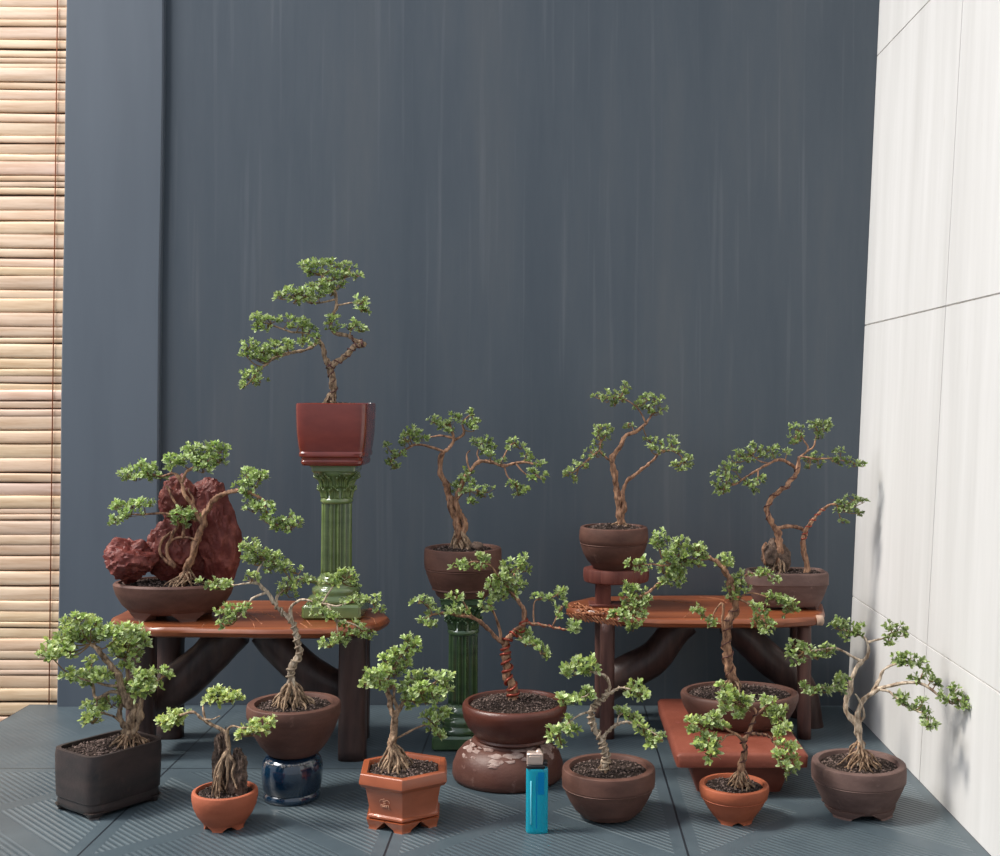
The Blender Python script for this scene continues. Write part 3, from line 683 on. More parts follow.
pE, zsE = pot(rE, (cE2.x, YE, zE0), RE, zrE-zE0, [(0, 0), (.74, 0), (.77, .04), (.75, .10), (.78, .15), (.90, .36), (.975, .60), (1.01, .82), (1.01, .93), (.985, 1)], 'smooth_brown', wall=.10, soil_drop=.08, soil_h=.006, gran=700, wob=.015)
bonsai(rE, (410, 530, 5.263), YE,
    [([(548, 900), (548, 850), (520, 780), (500, 700), (498, 640), (510, 580), (560, 540), (595, 480), (600, 425), (565, 375), (530, 330), (520, 280), (560, 210)], 4.3, .9, .01),
     ([(500, 600), (462, 572), (400, 510), (340, 465), (260, 450), (180, 440), (120, 450), (80, 470)], 2.2, .8, -.035), ([(490, 580), (470, 510), (440, 440), (430, 400)], 1.6, .8, -.02),
     ([(530, 560), (560, 520), (620, 490), (700, 500), (780, 520), (850, 525)], 2.0, .8, -.02), ([(650, 495), (648, 430), (665, 370), (760, 350), (800, 310)], .9, .5, .02),
     ([(540, 330), (480, 260), (440, 205), (405, 180), (340, 165), (280, 180)], 1.1, .5, -.03), ([(120, 450), (90, 400), (50, 370)], .8, .5, 0), ([(330, 440), (280, 380), (240, 350)], .8, .5, -.01), ([(740, 515), (780, 440), (800, 400)], .8, .5, .0), ([(560, 545), (600, 580), (680, 620)], .9, .5, -.025)],
    [(530, 190, 60, 42), (590, 150, 35, 35), (600, 190, 30, 35), (500, 250, 65, 40), (550, 270, 55, 45), (450, 290, 60, 45), (480, 330, 65, 35), (400, 350, 40, 30), (400, 400, 40, 40), (540, 320, 40, 28), (255, 180, 45, 30), (310, 175, 30, 22), (380, 140, 42, 26), (370, 190, 22, 20), (40, 365, 40, 28), (90, 380, 35, 22),
     (110, 420, 25, 16), (70, 480, 40, 26), (110, 480, 40, 18), (235, 345, 36, 24), (220, 415, 35, 26), (275, 420, 38, 28), (670, 350, 30, 20), (730, 355, 40, 18), (810, 300, 32, 28), (780, 340, 35, 18), (790, 400, 28, 30), (790, 450, 24, 25), (850, 490, 50, 24), (870, 520, 35, 18), (600, 545, 40, 35), (610, 590, 48, 28), (670, 600, 40, 26), (690, 635, 38, 20), (725, 660, 16, 12)],
    'red_bark', 15, .0066, .95, .25, 1.0, wires=[(0, 'copper_wire', 11, .0017, .02, .60), (3, 'copper_wire', 6, .0006, .1, .9)], roots=(6, .006, .016, .001, 'bark', zsE))
# --- F: round brown bowl, front -----------------------------------------------
c, YF, zF, RF = place(608.5, 767, 93, 1.285)
rF = thing('bonsai_tree', (c.x, YF, 0), 'small bonsai wrapped in pale wire in a round brown bowl right of the lighter', 'bonsai', BG)
pF, zsF = pot(rF, (c.x, YF, 0), RF, zF, BELT, 'brown_clay', wall=.16, soil_drop=.07, gran=420, wob=.008, zf=.003)
bonsai(rF, (540, 640, 6.585), YF-.004,
    [([(425, 900), (420, 830), (432, 760), (420, 700), (395, 640), (350, 560), (340, 500), (362, 440), (395, 400), (440, 350), (455, 300), (430, 245), (395, 225), (340, 205), (290, 200)], 3.4, .8, .0),
     ([(375, 430), (370, 380), (330, 350), (290, 370), (210, 380)], 1.2, .6, -.02), ([(345, 510), (325, 480), (290, 480), (240, 505), (180, 560), (120, 610)], 1.3, .6, -.025),
     ([(405, 400), (460, 350), (520, 310), (580, 315), (640, 330)], 1.6, .6, -.01), ([(430, 640), (460, 590), (510, 555), (570, 540), (640, 560), (700, 590), (780, 630)], 1.6, .6, -.02), ([(510, 560), (520, 500), (560, 475)], .9, .5, .01)],
    [(160, 205, 45, 30), (190, 160, 45, 40), (245, 130, 32, 45), (260, 190, 55, 35), (330, 130, 28, 34), (340, 175, 55, 35), (140, 375, 35, 18), (170, 405, 40, 28), (240, 360, 50, 30), (210, 395, 40, 20), (310, 320, 36, 36), (330, 360, 25, 16), (80, 585, 36, 22), (100, 630, 50, 34), (160, 580, 45, 36), (190, 530, 40, 32), (220, 570, 26, 26), (140, 680, 22, 22),
     (620, 290, 40, 34), (640, 340, 60, 38), (690, 350, 34, 34), (590, 340, 26, 20), (540, 465, 45, 28), (600, 490, 40, 22), (640, 520, 28, 14), (680, 590, 38, 34), (710, 630, 42, 26), (760, 620, 45, 26), (800, 640, 32, 20), (725, 680, 16, 14)],
    'pale_bark', 16, .0068, 1.05, .3, 1.05, wires=[(0, 'dull_wire', 15, .0012, .05, .66), (3, 'dull_wire', 5, .0006, .05, .8), (4, 'dull_wire', 7, .0006, .0, .7)], roots=(7, .010, .012, .0011, 'root', zsF))
# --- G: small terracotta bowl --------------------------------------------------
c, YG, zG, RG = place(734, 784, 69.5, 1.275)
rG = thing('bonsai_tree', (c.x, YG, 0), 'little bonsai in a small orange terracotta bowl before the red pedestal', 'bonsai', BG)
pG, zsG = pot(rG, (c.x, YG, 0), RG, zG, [(0, 0), (.56, 0), (.61, .05), (.76, .28), (.88, .50), (.93, .61), (.955, .625), (.94, .64), (.965, .68), (1.0, .82), (1.0, .94), (.985, 1)], 'terracotta', wall=.15, soil_drop=.07, gran=260, wob=.012, zf=.004,
    feet=[(a, 1.0, RG*.35, RG*.56, .004) for a in (-PI/2-.55, -PI/2+.65, PI/2)])
bonsai(rG, (640, 660, 5.556), YG-.002,
    [([(562, 720), (558, 660), (562, 580), (582, 510), (575, 450), (612, 400), (632, 340), (642, 290), (612, 262)], 3.6, .9, .0),
     ([(572, 450), (532, 410), (475, 380), (425, 345), (370, 345)], 1.6, .6, -.015), ([(535, 412), (485, 420), (450, 455), (400, 480)], 1.2, .6, -.02),
     ([(610, 415), (665, 408), (715, 422), (752, 470), (800, 490)], 1.5, .6, -.02), ([(640, 310), (680, 275), (720, 250)], 1.2, .6, .01), ([(740, 440), (760, 390), (770, 350)], .8, .5, .01)],
    [(460, 155, 40, 38), (470, 210, 40, 45), (520, 170, 40, 32), (530, 215, 45, 40), (585, 220, 38, 34), (560, 270, 40, 28), (545, 300, 20, 14), (460, 260, 26, 22), (290, 345, 30, 34), (330, 330, 42, 28), (400, 300, 26, 32), (380, 340, 50, 26), (440, 340, 40, 22), (300, 385, 28, 16), (460, 370, 30, 14),
     (350, 410, 40, 28), (350, 465, 45, 50), (410, 440, 42, 38), (400, 500, 50, 30), (380, 530, 34, 14), (700, 220, 34, 28), (740, 250, 42, 30), (780, 260, 45, 28), (710, 300, 32, 32), (780, 310, 50, 42), (790, 365, 42, 30), (770, 400, 26, 18), (790, 460, 36, 26), (840, 480, 34, 30), (800, 520, 50, 32), (855, 550, 36, 22), (800, 575, 26, 12), (832, 610, 14, 24)],
    'red_bark', 17, .0068, 1.0, .35, 1.0, wires=[(0, 'dark_wire', 7, .0009, .15, .95), (3, 'dark_wire', 5, .0006, .0, .7)], roots=(22, .020, .018, .0011, 'root', zsG))
# --- pedestal and H -------------------------------------------------------------
zP = .052
fl_, fr_, bl_ = atz(677, 753, zP), atz(809, 754, zP), atz(662, 698, zP)
rP = thing('upturned_planter', ((fl_.x+fr_.x)/2, (fl_.y+bl_.y)/2, 0), 'red rectangular clay planter turned upside down under the brown oval bowl', 'planter')
mb = MB(); cx_, cy_ = (fl_.x+fr_.x)/2, (fl_.y+bl_.y)/2; hw, hd = (fr_.x-fl_.x)/2, (bl_.y-fl_.y)/2
sq = sup(14)
def plank_profile(mb, prof, hw, hd, ins):
    V = []; n = 96
    for (i_, z) in prof:
        for k in range(n):
            a = 2*PI*k/n; a += .92*math.sin(4*a)/4; q = sup(44)(a); V.append((cx_+(hw-i_)*q*math.cos(a), cy_+(hd-i_)*q*math.sin(a), z))
    m_ = len(prof); F = [(i*n+k, i*n+(k+1) % n, (i+1)*n+(k+1) % n, (i+1)*n+k) for i in range(m_-1) for k in range(n)]
    F += [tuple(range(n-1, -1, -1)), tuple(range((m_-1)*n, m_*n))]; mb.add(V, F)
plank_profile(mb, [(.016, zP-.017), (.004, zP-.018), (0, zP-.0165), (-.001, zP-.004), (.0015, zP-.001), (.004, zP)], hw, hd, 0)
slab = mb.build('rim_slab', MT['red_slab'], rP); autosmooth(slab, 50)
mb = MB(); plank_profile(mb, [(.026, 0), (.025, .003), (.020, .018), (.017, zP-.017)], hw, hd, 0)
o = mb.build('body', MT['red_slab'], rP); autosmooth(o, 50)
DH = 1.455; YH = CAM.y+DH; cH = at(739.5, 692, YH); zH = cH.z; RH = 118*DH/FPX/2
rH = thing('bonsai_tree', (cH.x, YH, zP), 'wide spreading bonsai in a brown oval bowl on the red upturned planter', 'bonsai', BG)
pH, zsH = pot(rH, (cH.x, YH, zP), RH, zH-zP, [(0, 0), (.62, 0), (.70, .06), (.86, .32), (.95, .6), (.99, .8), (1.0, .94), (.985, 1)], 'brown_clay', sy=.78, wall=.10, soil_drop=.08, soil_h=.006, gran=700, wob=.01)
bonsai(rH, (610, 520, 5), YH,
    [([(612, 860), (605, 790), (592, 700), (585, 620), (592, 540), (600, 490), (628, 430), (620, 385), (605, 330), (600, 290), (568, 245), (540, 222), (490, 190), (420, 200), (340, 230), (260, 300), (200, 350), (140, 390)], 4.6, .9, -.03),
     ([(580, 640), (570, 560), (560, 500), (570, 440), (560, 420), (540, 440), (510, 490)], 2.0, .7, .005), ([(622, 395), (665, 402), (705, 430), (745, 470), (780, 520)], 1.3, .6, -.02),
     ([(605, 330), (650, 300), (700, 270), (780, 268)], 1.2, .6, .02), ([(640, 380), (700, 362), (780, 385), (870, 410)], 1.0, .5, .01), ([(330, 235), (270, 200), (240, 130)], 1.2, .6, -.015), ([(330, 235), (240, 225), (150, 220)], 1.0, .5, -.03), ([(600, 520), (640, 460), (620, 400)], 1.6, .8, .0)],
    [(240, 70, 45, 26), (230, 115, 42, 32), (270, 90, 26, 18), (360, 110, 60, 35), (430, 130, 50, 35), (330, 160, 60, 45), (400, 180, 60, 45), (460, 160, 40, 42), (290, 190, 45, 35), (350, 220, 60, 36), (270, 240, 45, 38), (320, 270, 50, 42), (270, 300, 40, 28), (350, 305, 34, 24), (440, 220, 35, 18), (570, 185, 50, 30), (595, 210, 34, 22), (550, 220, 30, 16),
     (120, 210, 50, 24), (165, 200, 34, 24), (155, 240, 42, 22), (80, 330, 40, 26), (140, 345, 50, 32), (90, 380, 50, 32), (170, 400, 50, 42), (110, 430, 60, 42), (60, 460, 60, 28), (150, 460, 50, 36), (100, 500, 60, 28), (110, 540, 32, 18), (20, 470, 25, 20), (620, 300, 42, 34), (660, 260, 36, 20), (610, 350, 42, 34), (660, 330, 38, 24), (600, 390, 30, 22), (780, 255, 42, 20), (820, 290, 30, 16), (740, 270, 30, 15),
     (430, 440, 26, 20), (450, 455, 18, 14), (490, 480, 26, 26), (515, 515, 26, 20), (710, 425, 34, 22), (760, 440, 42, 34), (740, 500, 40, 36), (790, 520, 44, 30), (770, 550, 36, 16), (810, 375, 50, 30), (870, 395, 44, 32), (910, 425, 36, 38), (880, 450, 36, 20)],
    'red_bark', 18, .0060, .95, .25, 1.05, roots=(16, .022, .022, .0014, 'root', zsH), wires=[(0, 'dark_wire', 6, .0008, .05, .35)])
# --- I: brown pot by the white wall ---------------------------------------------
c, YI, zI, RI = place(858.5, 762, 93, 1.303)
rI = thing('bonsai_tree', (c.x, YI, 0), 'windswept bonsai with bare pale trunks in a brown pot by the white wall', 'bonsai', BG)
pI, zsI = pot(rI, (c.x, YI, 0), RI, zI, [(0, 0), (.70, 0), (.74, .05), (.79, .16), (.88, .35), (.95, .53), (.972, .605), (.994, .622), (.978, .638), (.994, .655), (1.0, .75), (1.0, .93), (.985, 1)], 'dusty_clay', wall=.16, soil_drop=.07, zf=.006, gran=460,
    feet=[(a, .9, RI*.5, RI*.735, .0060) for a in (-PI/2-.75, -PI/2+.75, PI/2-.75, PI/2+.75)])
bonsai(rI, (780, 600, 5), YI-.002,
    [([(405, 850), (402, 770), (400, 690), (385, 620), (340, 565), (332, 510), (350, 440), (368, 380), (395, 320), (432, 280), (440, 240), (432, 205), (412, 182)], 3.6, 1.0, .01),
     ([(395, 660), (385, 600), (400, 540), (425, 490), (462, 450), (500, 395), (520, 350), (560, 325), (620, 310)], 2.8, .8, -.005), ([(440, 475), (500, 438), (580, 420), (660, 410), (720, 430), (800, 480), (860, 510), (900, 500)], 2.0, .8, -.04),
     ([(490, 440), (545, 460), (590, 500), (660, 540), (720, 570), (740, 610)], 1.4, .6, -.045), ([(438, 215), (480, 200), (520, 190), (560, 165)], 1.2, .6, .01), ([(390, 290), (330, 262), (262, 240), (190, 250), (120, 260)], 1.3, .6, -.03), ([(350, 440), (330, 410), (270, 430), (180, 440)], .9, .5, -.03), ([(412, 185), (370, 160), (320, 150)], .9, .5, .0),
     ([(385, 620), (420, 580), (405, 520), (375, 470)], 1.5, .8, -.006)],
    [(310, 100, 35, 28), (340, 140, 38, 28), (390, 130, 28, 26), (330, 175, 34, 24), (275, 120, 20, 16), (380, 165, 26, 14), (80, 220, 45, 30), (60, 260, 30, 22), (85, 300, 34, 24), (140, 250, 45, 30), (180, 275, 34, 22), (230, 235, 36, 26), (235, 265, 26, 16), (120, 430, 36, 28), (150, 460, 36, 18), (210, 440, 50, 22), (280, 410, 40, 28), (310, 390, 32, 34), (300, 440, 34, 22),
     (550, 125, 30, 26), (590, 130, 34, 24), (625, 155, 22, 28), (545, 170, 30, 22), (550, 205, 26, 18), (590, 290, 36, 26), (640, 275, 40, 24), (690, 295, 34, 26), (715, 330, 26, 26), (630, 310, 34, 20), (680, 385, 30, 14), (750, 390, 26, 20), (775, 410, 26, 12), (800, 470, 28, 20), (850, 500, 26, 18), (870, 440, 26, 26), (880, 480, 34, 26), (930, 480, 28, 28), (945, 520, 18, 26), (910, 520, 24, 20),
     (600, 475, 36, 26), (620, 510, 28, 22), (660, 530, 30, 20), (705, 500, 26, 24), (710, 540, 28, 20), (740, 570, 34, 24), (755, 610, 28, 26), (725, 620, 24, 18)],
    'pale_bark', 19, .0060, .72, .2, 1.0, roots=(24, .030, .028, .0013, 'root', zsI))
# ------------------------------------------------------------------ columns
def column(loc, label, key, base_key):
    r0 = thing('pedestal_column', loc, label, 'plant stand', 'green glazed columns')
    x, y, z = loc
    b_ = MB(); b_.box((x-.037, y-.037, z), (x+.037, y+.037, z+.0185), .003); o = b_.build('base', MT[base_key], r0); autosmooth(o, 40)
    b_ = MB()
    prof = [(.034, .0185), (.035, .021), (.034, .025), (.030, .027), (.0295, .029), (.031, .032), (.030, .036), (.026, .038), (.0245, .040), (.026, .043), (.0255, .047), (.022, .050), (.0195, .054)]
    b_.lathe(prof, (x, y, z), n=40, close_t=True); o = b_.build('moulding', MT[base_key], r0)
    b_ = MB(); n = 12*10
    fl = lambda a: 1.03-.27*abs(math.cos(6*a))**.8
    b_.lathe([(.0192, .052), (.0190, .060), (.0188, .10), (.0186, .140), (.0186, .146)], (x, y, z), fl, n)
    b_.C = [((1.25,)*3+(1,)) if (i % n)*12 % n in range(0, 1) else ((.5+.85*(fl(2*PI*(i % n)/n)-.76)/.27,)*3+(1,)) for i in range(len(b_.V))]; o = b_.build('shaft', MT[key+'_flute_shade'], r0)
    b_ = MB(); b_.lathe([(.0185, .143), (.0205, .1445), (.021, .147), (.0200, .150), (.0182, .151), (.0185, .160), (.0205, .170), (.0235, .178), (.0275, .1835), (.0270, .1845)], (x, y, z), n=40, close_t=True)
    for tier, (z0, h_, r_0, fl_, off) in enumerate(((.150, .018, .0190, .0045, 0), (.164, .020, .0205, .0075, .5))):
        for k in range(8):
            a = 2*PI*(k+off)/8
            # each leaf: three raised ribs curling outwards at the tip
            for da in (-.24, -.12, 0, .12, .24):
                pts = []; Rr = []
                for i in range(7):
                    t = i/6; hh = h_*(1-.25*abs(da)/.24)*t; rr_ = r_0+fl_*t**2.2+(.0018 if t > .8 else 0)
                    aa = a+da*(1-.15*t); pts.append((x+rr_*math.cos(aa), y+rr_*math.sin(aa), z+z0+hh-(.0015 if i == 6 else 0))); Rr.append((.0017 if abs(da) > .2 else .0010)*(1 if t < .9 else .8))
                b_.tube(pts, Rr, 6)
    o = b_.build('capital', MT[key], r0)
    b_ = MB(); b_.box((x-.0275, y-.0275, z+.1835), (x+.0275, y+.0275, z+.1925), .0018)
    b_.box((x-.0295, y-.0295, z+.1905), (x+.0295, y+.0295, z+.1930), .001)
    o = b_.build('top_plate', MT[base_key], r0); autosmooth(o, 40)
    return r0
zT1 = .1725; D1 = 1.525; Y1 = CAM.y+D1; c1 = at(336.5, 560, Y1)
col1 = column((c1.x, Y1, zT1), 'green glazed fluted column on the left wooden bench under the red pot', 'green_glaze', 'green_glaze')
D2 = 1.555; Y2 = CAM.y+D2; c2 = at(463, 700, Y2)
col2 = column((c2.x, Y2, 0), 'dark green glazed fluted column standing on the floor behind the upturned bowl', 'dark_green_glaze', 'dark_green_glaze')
# --- J on column 1 --------------------------------------------------------------
DJ = D1; zJ0 = zT1+.193; RJ = .0448; zJ = .443
rJ = thing('bonsai_tree', (c1.x-.001, Y1, zJ0), 'tall bonsai in a glossy red square pot on the green column, highest of all', 'bonsai', BG)
pJ, zsJ = pot(rJ, (c1.x-.001, Y1, zJ0), RJ, zJ-zJ0, [(0, 0), (.84, 0), (.875, .03), (.88, .07), (.86, .09), (.875, .125), (.925, .15), (.935, .20), (.915, .225), (.945, .32), (.985, .52), (1.0, .72), (1.01, .93), (1.005, 1)], 'red_glaze', warp=.8, shape=sup(9), n=96, wall=.09, soil_drop=.05, soil_h=.004, gran=400)
bonsai(rJ, (220, 240, 5.556), Y1,
    [([(605, 960), (608, 900), (630, 840), (626, 775), (603, 712), (592, 665), (572, 605), (545, 560), (520, 588), (440, 615), (350, 640), (280, 665), (200, 740)], 3.6, .8, -.03),
     ([(545, 562), (480, 520), (400, 510), (340, 490), (240, 460)], 1.3, .6, .0), ([(610, 712), (645, 682), (700, 640), (745, 598), (775, 585), (795, 578), (740, 548), (690, 528), (625, 510), (618, 440), (642, 380), (645, 320), (625, 250), (560, 190)], 2.8, .9, .01),
     ([(680, 372), (730, 350), (785, 350)], .9, .5, -.02), ([(720, 540), (730, 500), (765, 475)], .9, .5, -.01), ([(640, 330), (520, 350), (430, 310)], .9, .5, -.015), ([(640, 280), (690, 220), (720, 160)], 1, .5, .01)],
    [(480, 130, 45, 42), (560, 120, 60, 32), (620, 130, 50, 32), (700, 140, 50, 28), (690, 180, 50, 34), (760, 185, 32, 12), (540, 170, 70, 30), (620, 190, 60, 34), (590, 240, 60, 32), (530, 240, 50, 26), (660, 240, 45, 26), (340, 300, 42, 36), (400, 280, 60, 38), (460, 290, 60, 42), (540, 290, 60, 40), (500, 335, 60, 20), (610, 285, 40, 34), (410, 330, 50, 22),
     (620, 430, 42, 30), (610, 470, 45, 26), (780, 330, 36, 32), (810, 370, 24, 34), (780, 380, 22, 18), (750, 450, 36, 26), (770, 485, 45, 24), (710, 475, 30, 22), (215, 420, 42, 34), (200, 465, 34, 40), (280, 440, 50, 32), (260, 480, 40, 26), (370, 440, 50, 26), (420, 470, 45, 30), (490, 480, 42, 34), (460, 440, 40, 20), (520, 510, 36, 22),
     (160, 580, 45, 36), (150, 620, 50, 40), (230, 600, 60, 40), (220, 650, 60, 34), (310, 570, 50, 32), (380, 580, 50, 34), (310, 620, 55, 34), (450, 560, 45, 26), (510, 570, 34, 22), (280, 650, 30, 20), (150, 750, 45, 36), (200, 720, 45, 28), (220, 770, 40, 26), (180, 780, 40, 24), (120, 800, 14, 22)],
    'bark', 20, .0062, .98, .25, 1.1, roots=(12, .022, .014, .0013, 'bark', zsJ), wires=[(2, 'dark_wire', 8, .0009, .0, .5), (0, 'dark_wire', 5, .0008, .1, .4)])
# --- L on column 2 ----------------------------------------------------------------
zL0 = .193; cL = at(463, 548, Y2); RL = 77*D2/FPX/2; zL = cL.z
rL = thing('bonsai_tree', (cL.x, Y2, zL0), 'two-armed bonsai in a round brown bowl on the floor-standing green column', 'bonsai', BG)
pL, zsL = pot(rL, (cL.x, Y2, zL0), RL, zL-zL0, [(0, 0), (.66, 0), (.70, .05), (.72, .12), (.80, .15), (.79, .18), (.86, .30), (.94, .48), (.965, .56), (.985, .575), (.965, .59), (.99, .61), (1.0, .70), (1.0, .93), (.985, 1)], 'brown_clay', wall=.12, soil_drop=.06, soil_h=.005, gran=300)
bonsai(rL, (380, 400, 5.556), Y2-.003,
    [([(455, 870), (450, 790), (430, 700), (415, 620), (385, 540), (360, 460), (332, 380), (350, 300), (392, 250), (408, 212), (385, 130)], 4.6, 1.0, .0),
     ([(345, 285), (285, 262), (205, 250), (140, 275), (100, 305), (60, 340)], 1.5, .6, -.02), ([(395, 215), (335, 198), (280, 205)], 1.1, .6, .01), ([(412, 225), (462, 190), (458, 120), (510, 80)], 1.4, .6, .01),
     ([(450, 760), (470, 700), (440, 620), (430, 530), (480, 430), (512, 378), (555, 342), (630, 345), (700, 370), (762, 345), (850, 352), (890, 360)], 2.8, .8, -.02), ([(688, 375), (712, 430), (755, 462)], .9, .5, -.01), ([(485, 385), (480, 310), (500, 280)], 1.0, .5, .0), ([(550, 340), (540, 290), (570, 240)], .9, .5, .01), ([(680, 310), (720, 260), (750, 235)], .8, .5, .01), ([(760, 370), (820, 420), (870, 415)], .8, .5, -.01), ([(430, 560), (470, 510), (540, 500)], 1.0, .5, -.02)],
    [(150, 160, 40, 30), (190, 170, 50, 34), (160, 205, 50, 34), (220, 205, 40, 24), (130, 235, 34, 20), (65, 300, 38, 28), (110, 290, 34, 18), (60, 345, 34, 22), (85, 365, 14, 10), (30, 240, 26, 10), (300, 100, 36, 30), (330, 130, 42, 30), (400, 80, 50, 22), (390, 120, 42, 26), (380, 160, 26, 24), (515, 60, 28, 28), (530, 110, 34, 26), (490, 130, 36, 22), (520, 155, 30, 14),
     (540, 220, 34, 26), (590, 215, 42, 24), (560, 265, 48, 26), (620, 260, 34, 34), (610, 300, 38, 20), (740, 225, 36, 22), (775, 250, 28, 24), (720, 260, 20, 14), (800, 290, 34, 24), (825, 315, 28, 24), (880, 345, 36, 18), (860, 390, 42, 18), (890, 415, 34, 22), (840, 425, 30, 16), (720, 455, 34, 20), (765, 470, 40, 22), (800, 490, 28, 18), (765, 515, 14, 10), (665, 330, 24, 16),
     (470, 400, 42, 26), (445, 430, 26, 24), (500, 440, 34, 24), (430, 480, 42, 26), (420, 510, 26, 20), (480, 490, 42, 34), (540, 500, 50, 28), (600, 490, 32, 24), (590, 520, 40, 22), (500, 550, 26, 26)],
    'red_bark', 21, .0060, .85, .2, 1.0, roots=(46, .026, .024, .0017, 'bark', zsL))
rock(rL, (at(476, 538, Y2-.012).x, Y2-.014, zsL+.008), (.009, .007, .007), 9, 'grey_rock', sub=3)
# ------------------------------------------------------------------ benches
def slab_outline(pts_px, zt):
    return [atz(px, py, zt) for px, py in pts_px]
def bench(label, zt, outline, th, legs, braces, leg_mat='wood_dark'):
    P = [atz(px, py, zt) for px, py in outline]
    cx_ = sum(q.x for q in P)/len(P); cy_ = sum(q.y for q in P)/len(P)
    r0 = thing('wooden_bench', (cx_, cy_, 0), label, 'bench', 'low varnished wooden benches')
    # refine outline
    Q = []
    for i in range(len(P)):
        a, b_ = P[i], P[(i+1) % len(P)]
        k = max(1, int((b_-a).length/.012))
        for j in range(k): Q.append(a.lerp(b_, j/k))
    n = len(Q); cc = Vector((cx_, cy_, zt)); V = []
    for (ins, dz) in ((.006, -th), (.001, -th*.85), (-.0015, -th*.45), (.0, -th*.18), (.003, 0), (.012, .0), (.03, .0)):
        for q in Q:
            d = (cc-q); d.z = 0; d.normalize(); w_ = .0008*noise.noise((q.x*60, q.y*60, dz*100))
            V.append(q+d*(ins+w_)+Vector((0, 0, dz)))
    m_ = 7; F = [(i*n+k, i*n+(k+1) % n, (i+1)*n+(k+1) % n, (i+1)*n+k) for i in range(m_-1) for k in range(n)]
    F += [tuple(range(n-1, -1, -1)), tuple(range((m_-1)*n, m_*n))]
    area = sum(Q[i].x*Q[(i+1) % n].y-Q[(i+1) % n].x*Q[i].y for i in range(n))
    if area < 0: F = [f[::-1] for f in F]
    o = ob('bench_top', V, F, MT['wood_red'], r0); autosmooth(o, 40)
    for (x, y, hw, hd) in legs:
        b_ = MB(); pts = []; k = 12; n2 = 20
        V = []
        for i in range(k+1):
            z = (zt-th+.001)*i/k; wv = 1+.05*noise.noise((x*30, y*30, z*22))
            for q in range(n2):
                a = 2*PI*q/n2; s_ = sup(3.2)(a)*wv*(1+.03*noise.noise((math.cos(a)*3, math.sin(a)*3, z*60)))
                V.append((x+hw*s_*math.cos(a), y+hd*s_*math.sin(a), z))
        F = [(i*n2+q, i*n2+(q+1) % n2, (i+1)*n2+(q+1) % n2, (i+1)*n2+q) for i in range(k) for q in range(n2)]+[tuple(range(n2-1, -1, -1)), tuple(range(k*n2, (k+1)*n2))]
        ob('leg', V, F, MT[leg_mat], r0)
    for (pts, rad, Yb) in braces:
        W = catmull([at(px, py, Yb) for px, py in pts], 6)
        kk = (Yb-CAM.y)/FPX; m2 = len(W); R = [np.interp(i/(m2-1), np.linspace(0, 1, len(rad)), rad)*kk for i in range(m2)]
        b_ = MB(); b_.tube(W, R, 18, bump=.06, seed=4, freq=25); b_.build('brace', MT['wood_dark'], r0)
    return r0, P
XL = lambda px, D: at(px, 700, CAM.y+D).x
Yf, Yb_ = CAM.y+1.475+.016, CAM.y+1.585
b1, P1 = bench('left wooden bench with curved dark legs carrying the rock bonsai and a green column', zT1,
    [(152, 627.5), (200, 628), (260, 629), (320, 629), (362, 626), (380, 622), (389, 617), (384, 611), (366, 606), (330, 601), (270, 600), (215, 600.5), (160, 603), (128, 609), (112, 617), (124, 622)], .0125,
    [(XL(352.5, 1.49), Yf, .0172, .016), (XL(141, 1.49), Yf, .0172, .016), (XL(170, 1.585), Yb_, .0175, .015), (XL(357, 1.585), Yb_, .0165, .015)],
    [([(240, 630), (222, 643), (205, 661), (182, 680), (160, 694), (142, 706)], [15, 19, 19, 21, 20, 17], CAM.y+1.535), ([(262, 630), (276, 643), (297, 663), (322, 682), (352, 694)], [14, 18, 18, 18, 16], CAM.y+1.53)])
zT2 = .1645
Yf2, Yb2 = CAM.y+1.585, CAM.y+1.69
b2, P2 = bench('right wooden bench with curved dark legs carrying the small round stand near the white wall', zT2,
    [(604, 612), (618, 617), (660, 619), (720, 619.5), (780, 619), (816, 617), (824, 612), (822, 603), (812, 597), (770, 595.5), (700, 595), (630, 595.5), (590, 597), (568, 602), (567, 607), (580, 610)], .0125,
    [(XL(607, 1.585), Yf2, .0098, .0125), (XL(804, 1.585), Yf2, .0085, .012), (XL(602, 1.69), Yb2, .0105, .012), (XL(797, 1.69), Yb2, .010, .012)],
    [([(690, 622), (675, 632), (655, 656), (632, 670), (606, 684)], [12, 15, 17, 18, 18], CAM.y+1.64), ([(728, 622), (742, 634), (765, 656), (788, 673), (803, 690), (812, 722), (815, 742)], [13, 15, 16, 16, 14, 11, 11], CAM.y+1.64)], 'wood_leg')
# rough carved roots on the left end of the right bench
mb = MB(); rg = random.Random(21)
for k in range(26):
    x0 = 568+k*2.0+rg.uniform(-1, 1); y0 = 612+min(6, k*.32); W = []
    px, py = x0, y0-rg.uniform(0, 10)
    for i in range(9):
        px += rg.uniform(.5, 3.4); py += rg.uniform(-1.0, 1.9)
        if px > 632 or py > 615.5: break
        q = atz(px, max(py, 599), zT2+.0004+rg.uniform(0, .0012)); W.append(q)
    if len(W) > 2: mb.tube(catmull(W, 4), [.0011]*(4*(len(W)-1)+1), 6, bump=.2)
for k in range(16):
    px = 566+k*3.2; W = []; 
    for i in range(4):
        q = atz(px+i*2.4, 612+min(6, (px-566)*.13)+.0, zT2); W.append(Vector((q.x, q.y-.0012, zT2-.001-.0030*i+rg.uniform(-.001, .001))))
    mb.tube(catmull(W, 4), [.0012]*13, 6, bump=.2)
mb.build('carved_roots', MT['wood_carved'], b2)
def crack(root, zt, segs):
    for pts in segs:
        mb = MB(); W = catmull([atz(px, py, zt+.0001) for px, py in pts], 5); mb.tube(W, [.0005]*len(W), 5)
        mb.build('carved_line', MT['wood_carved'], root)
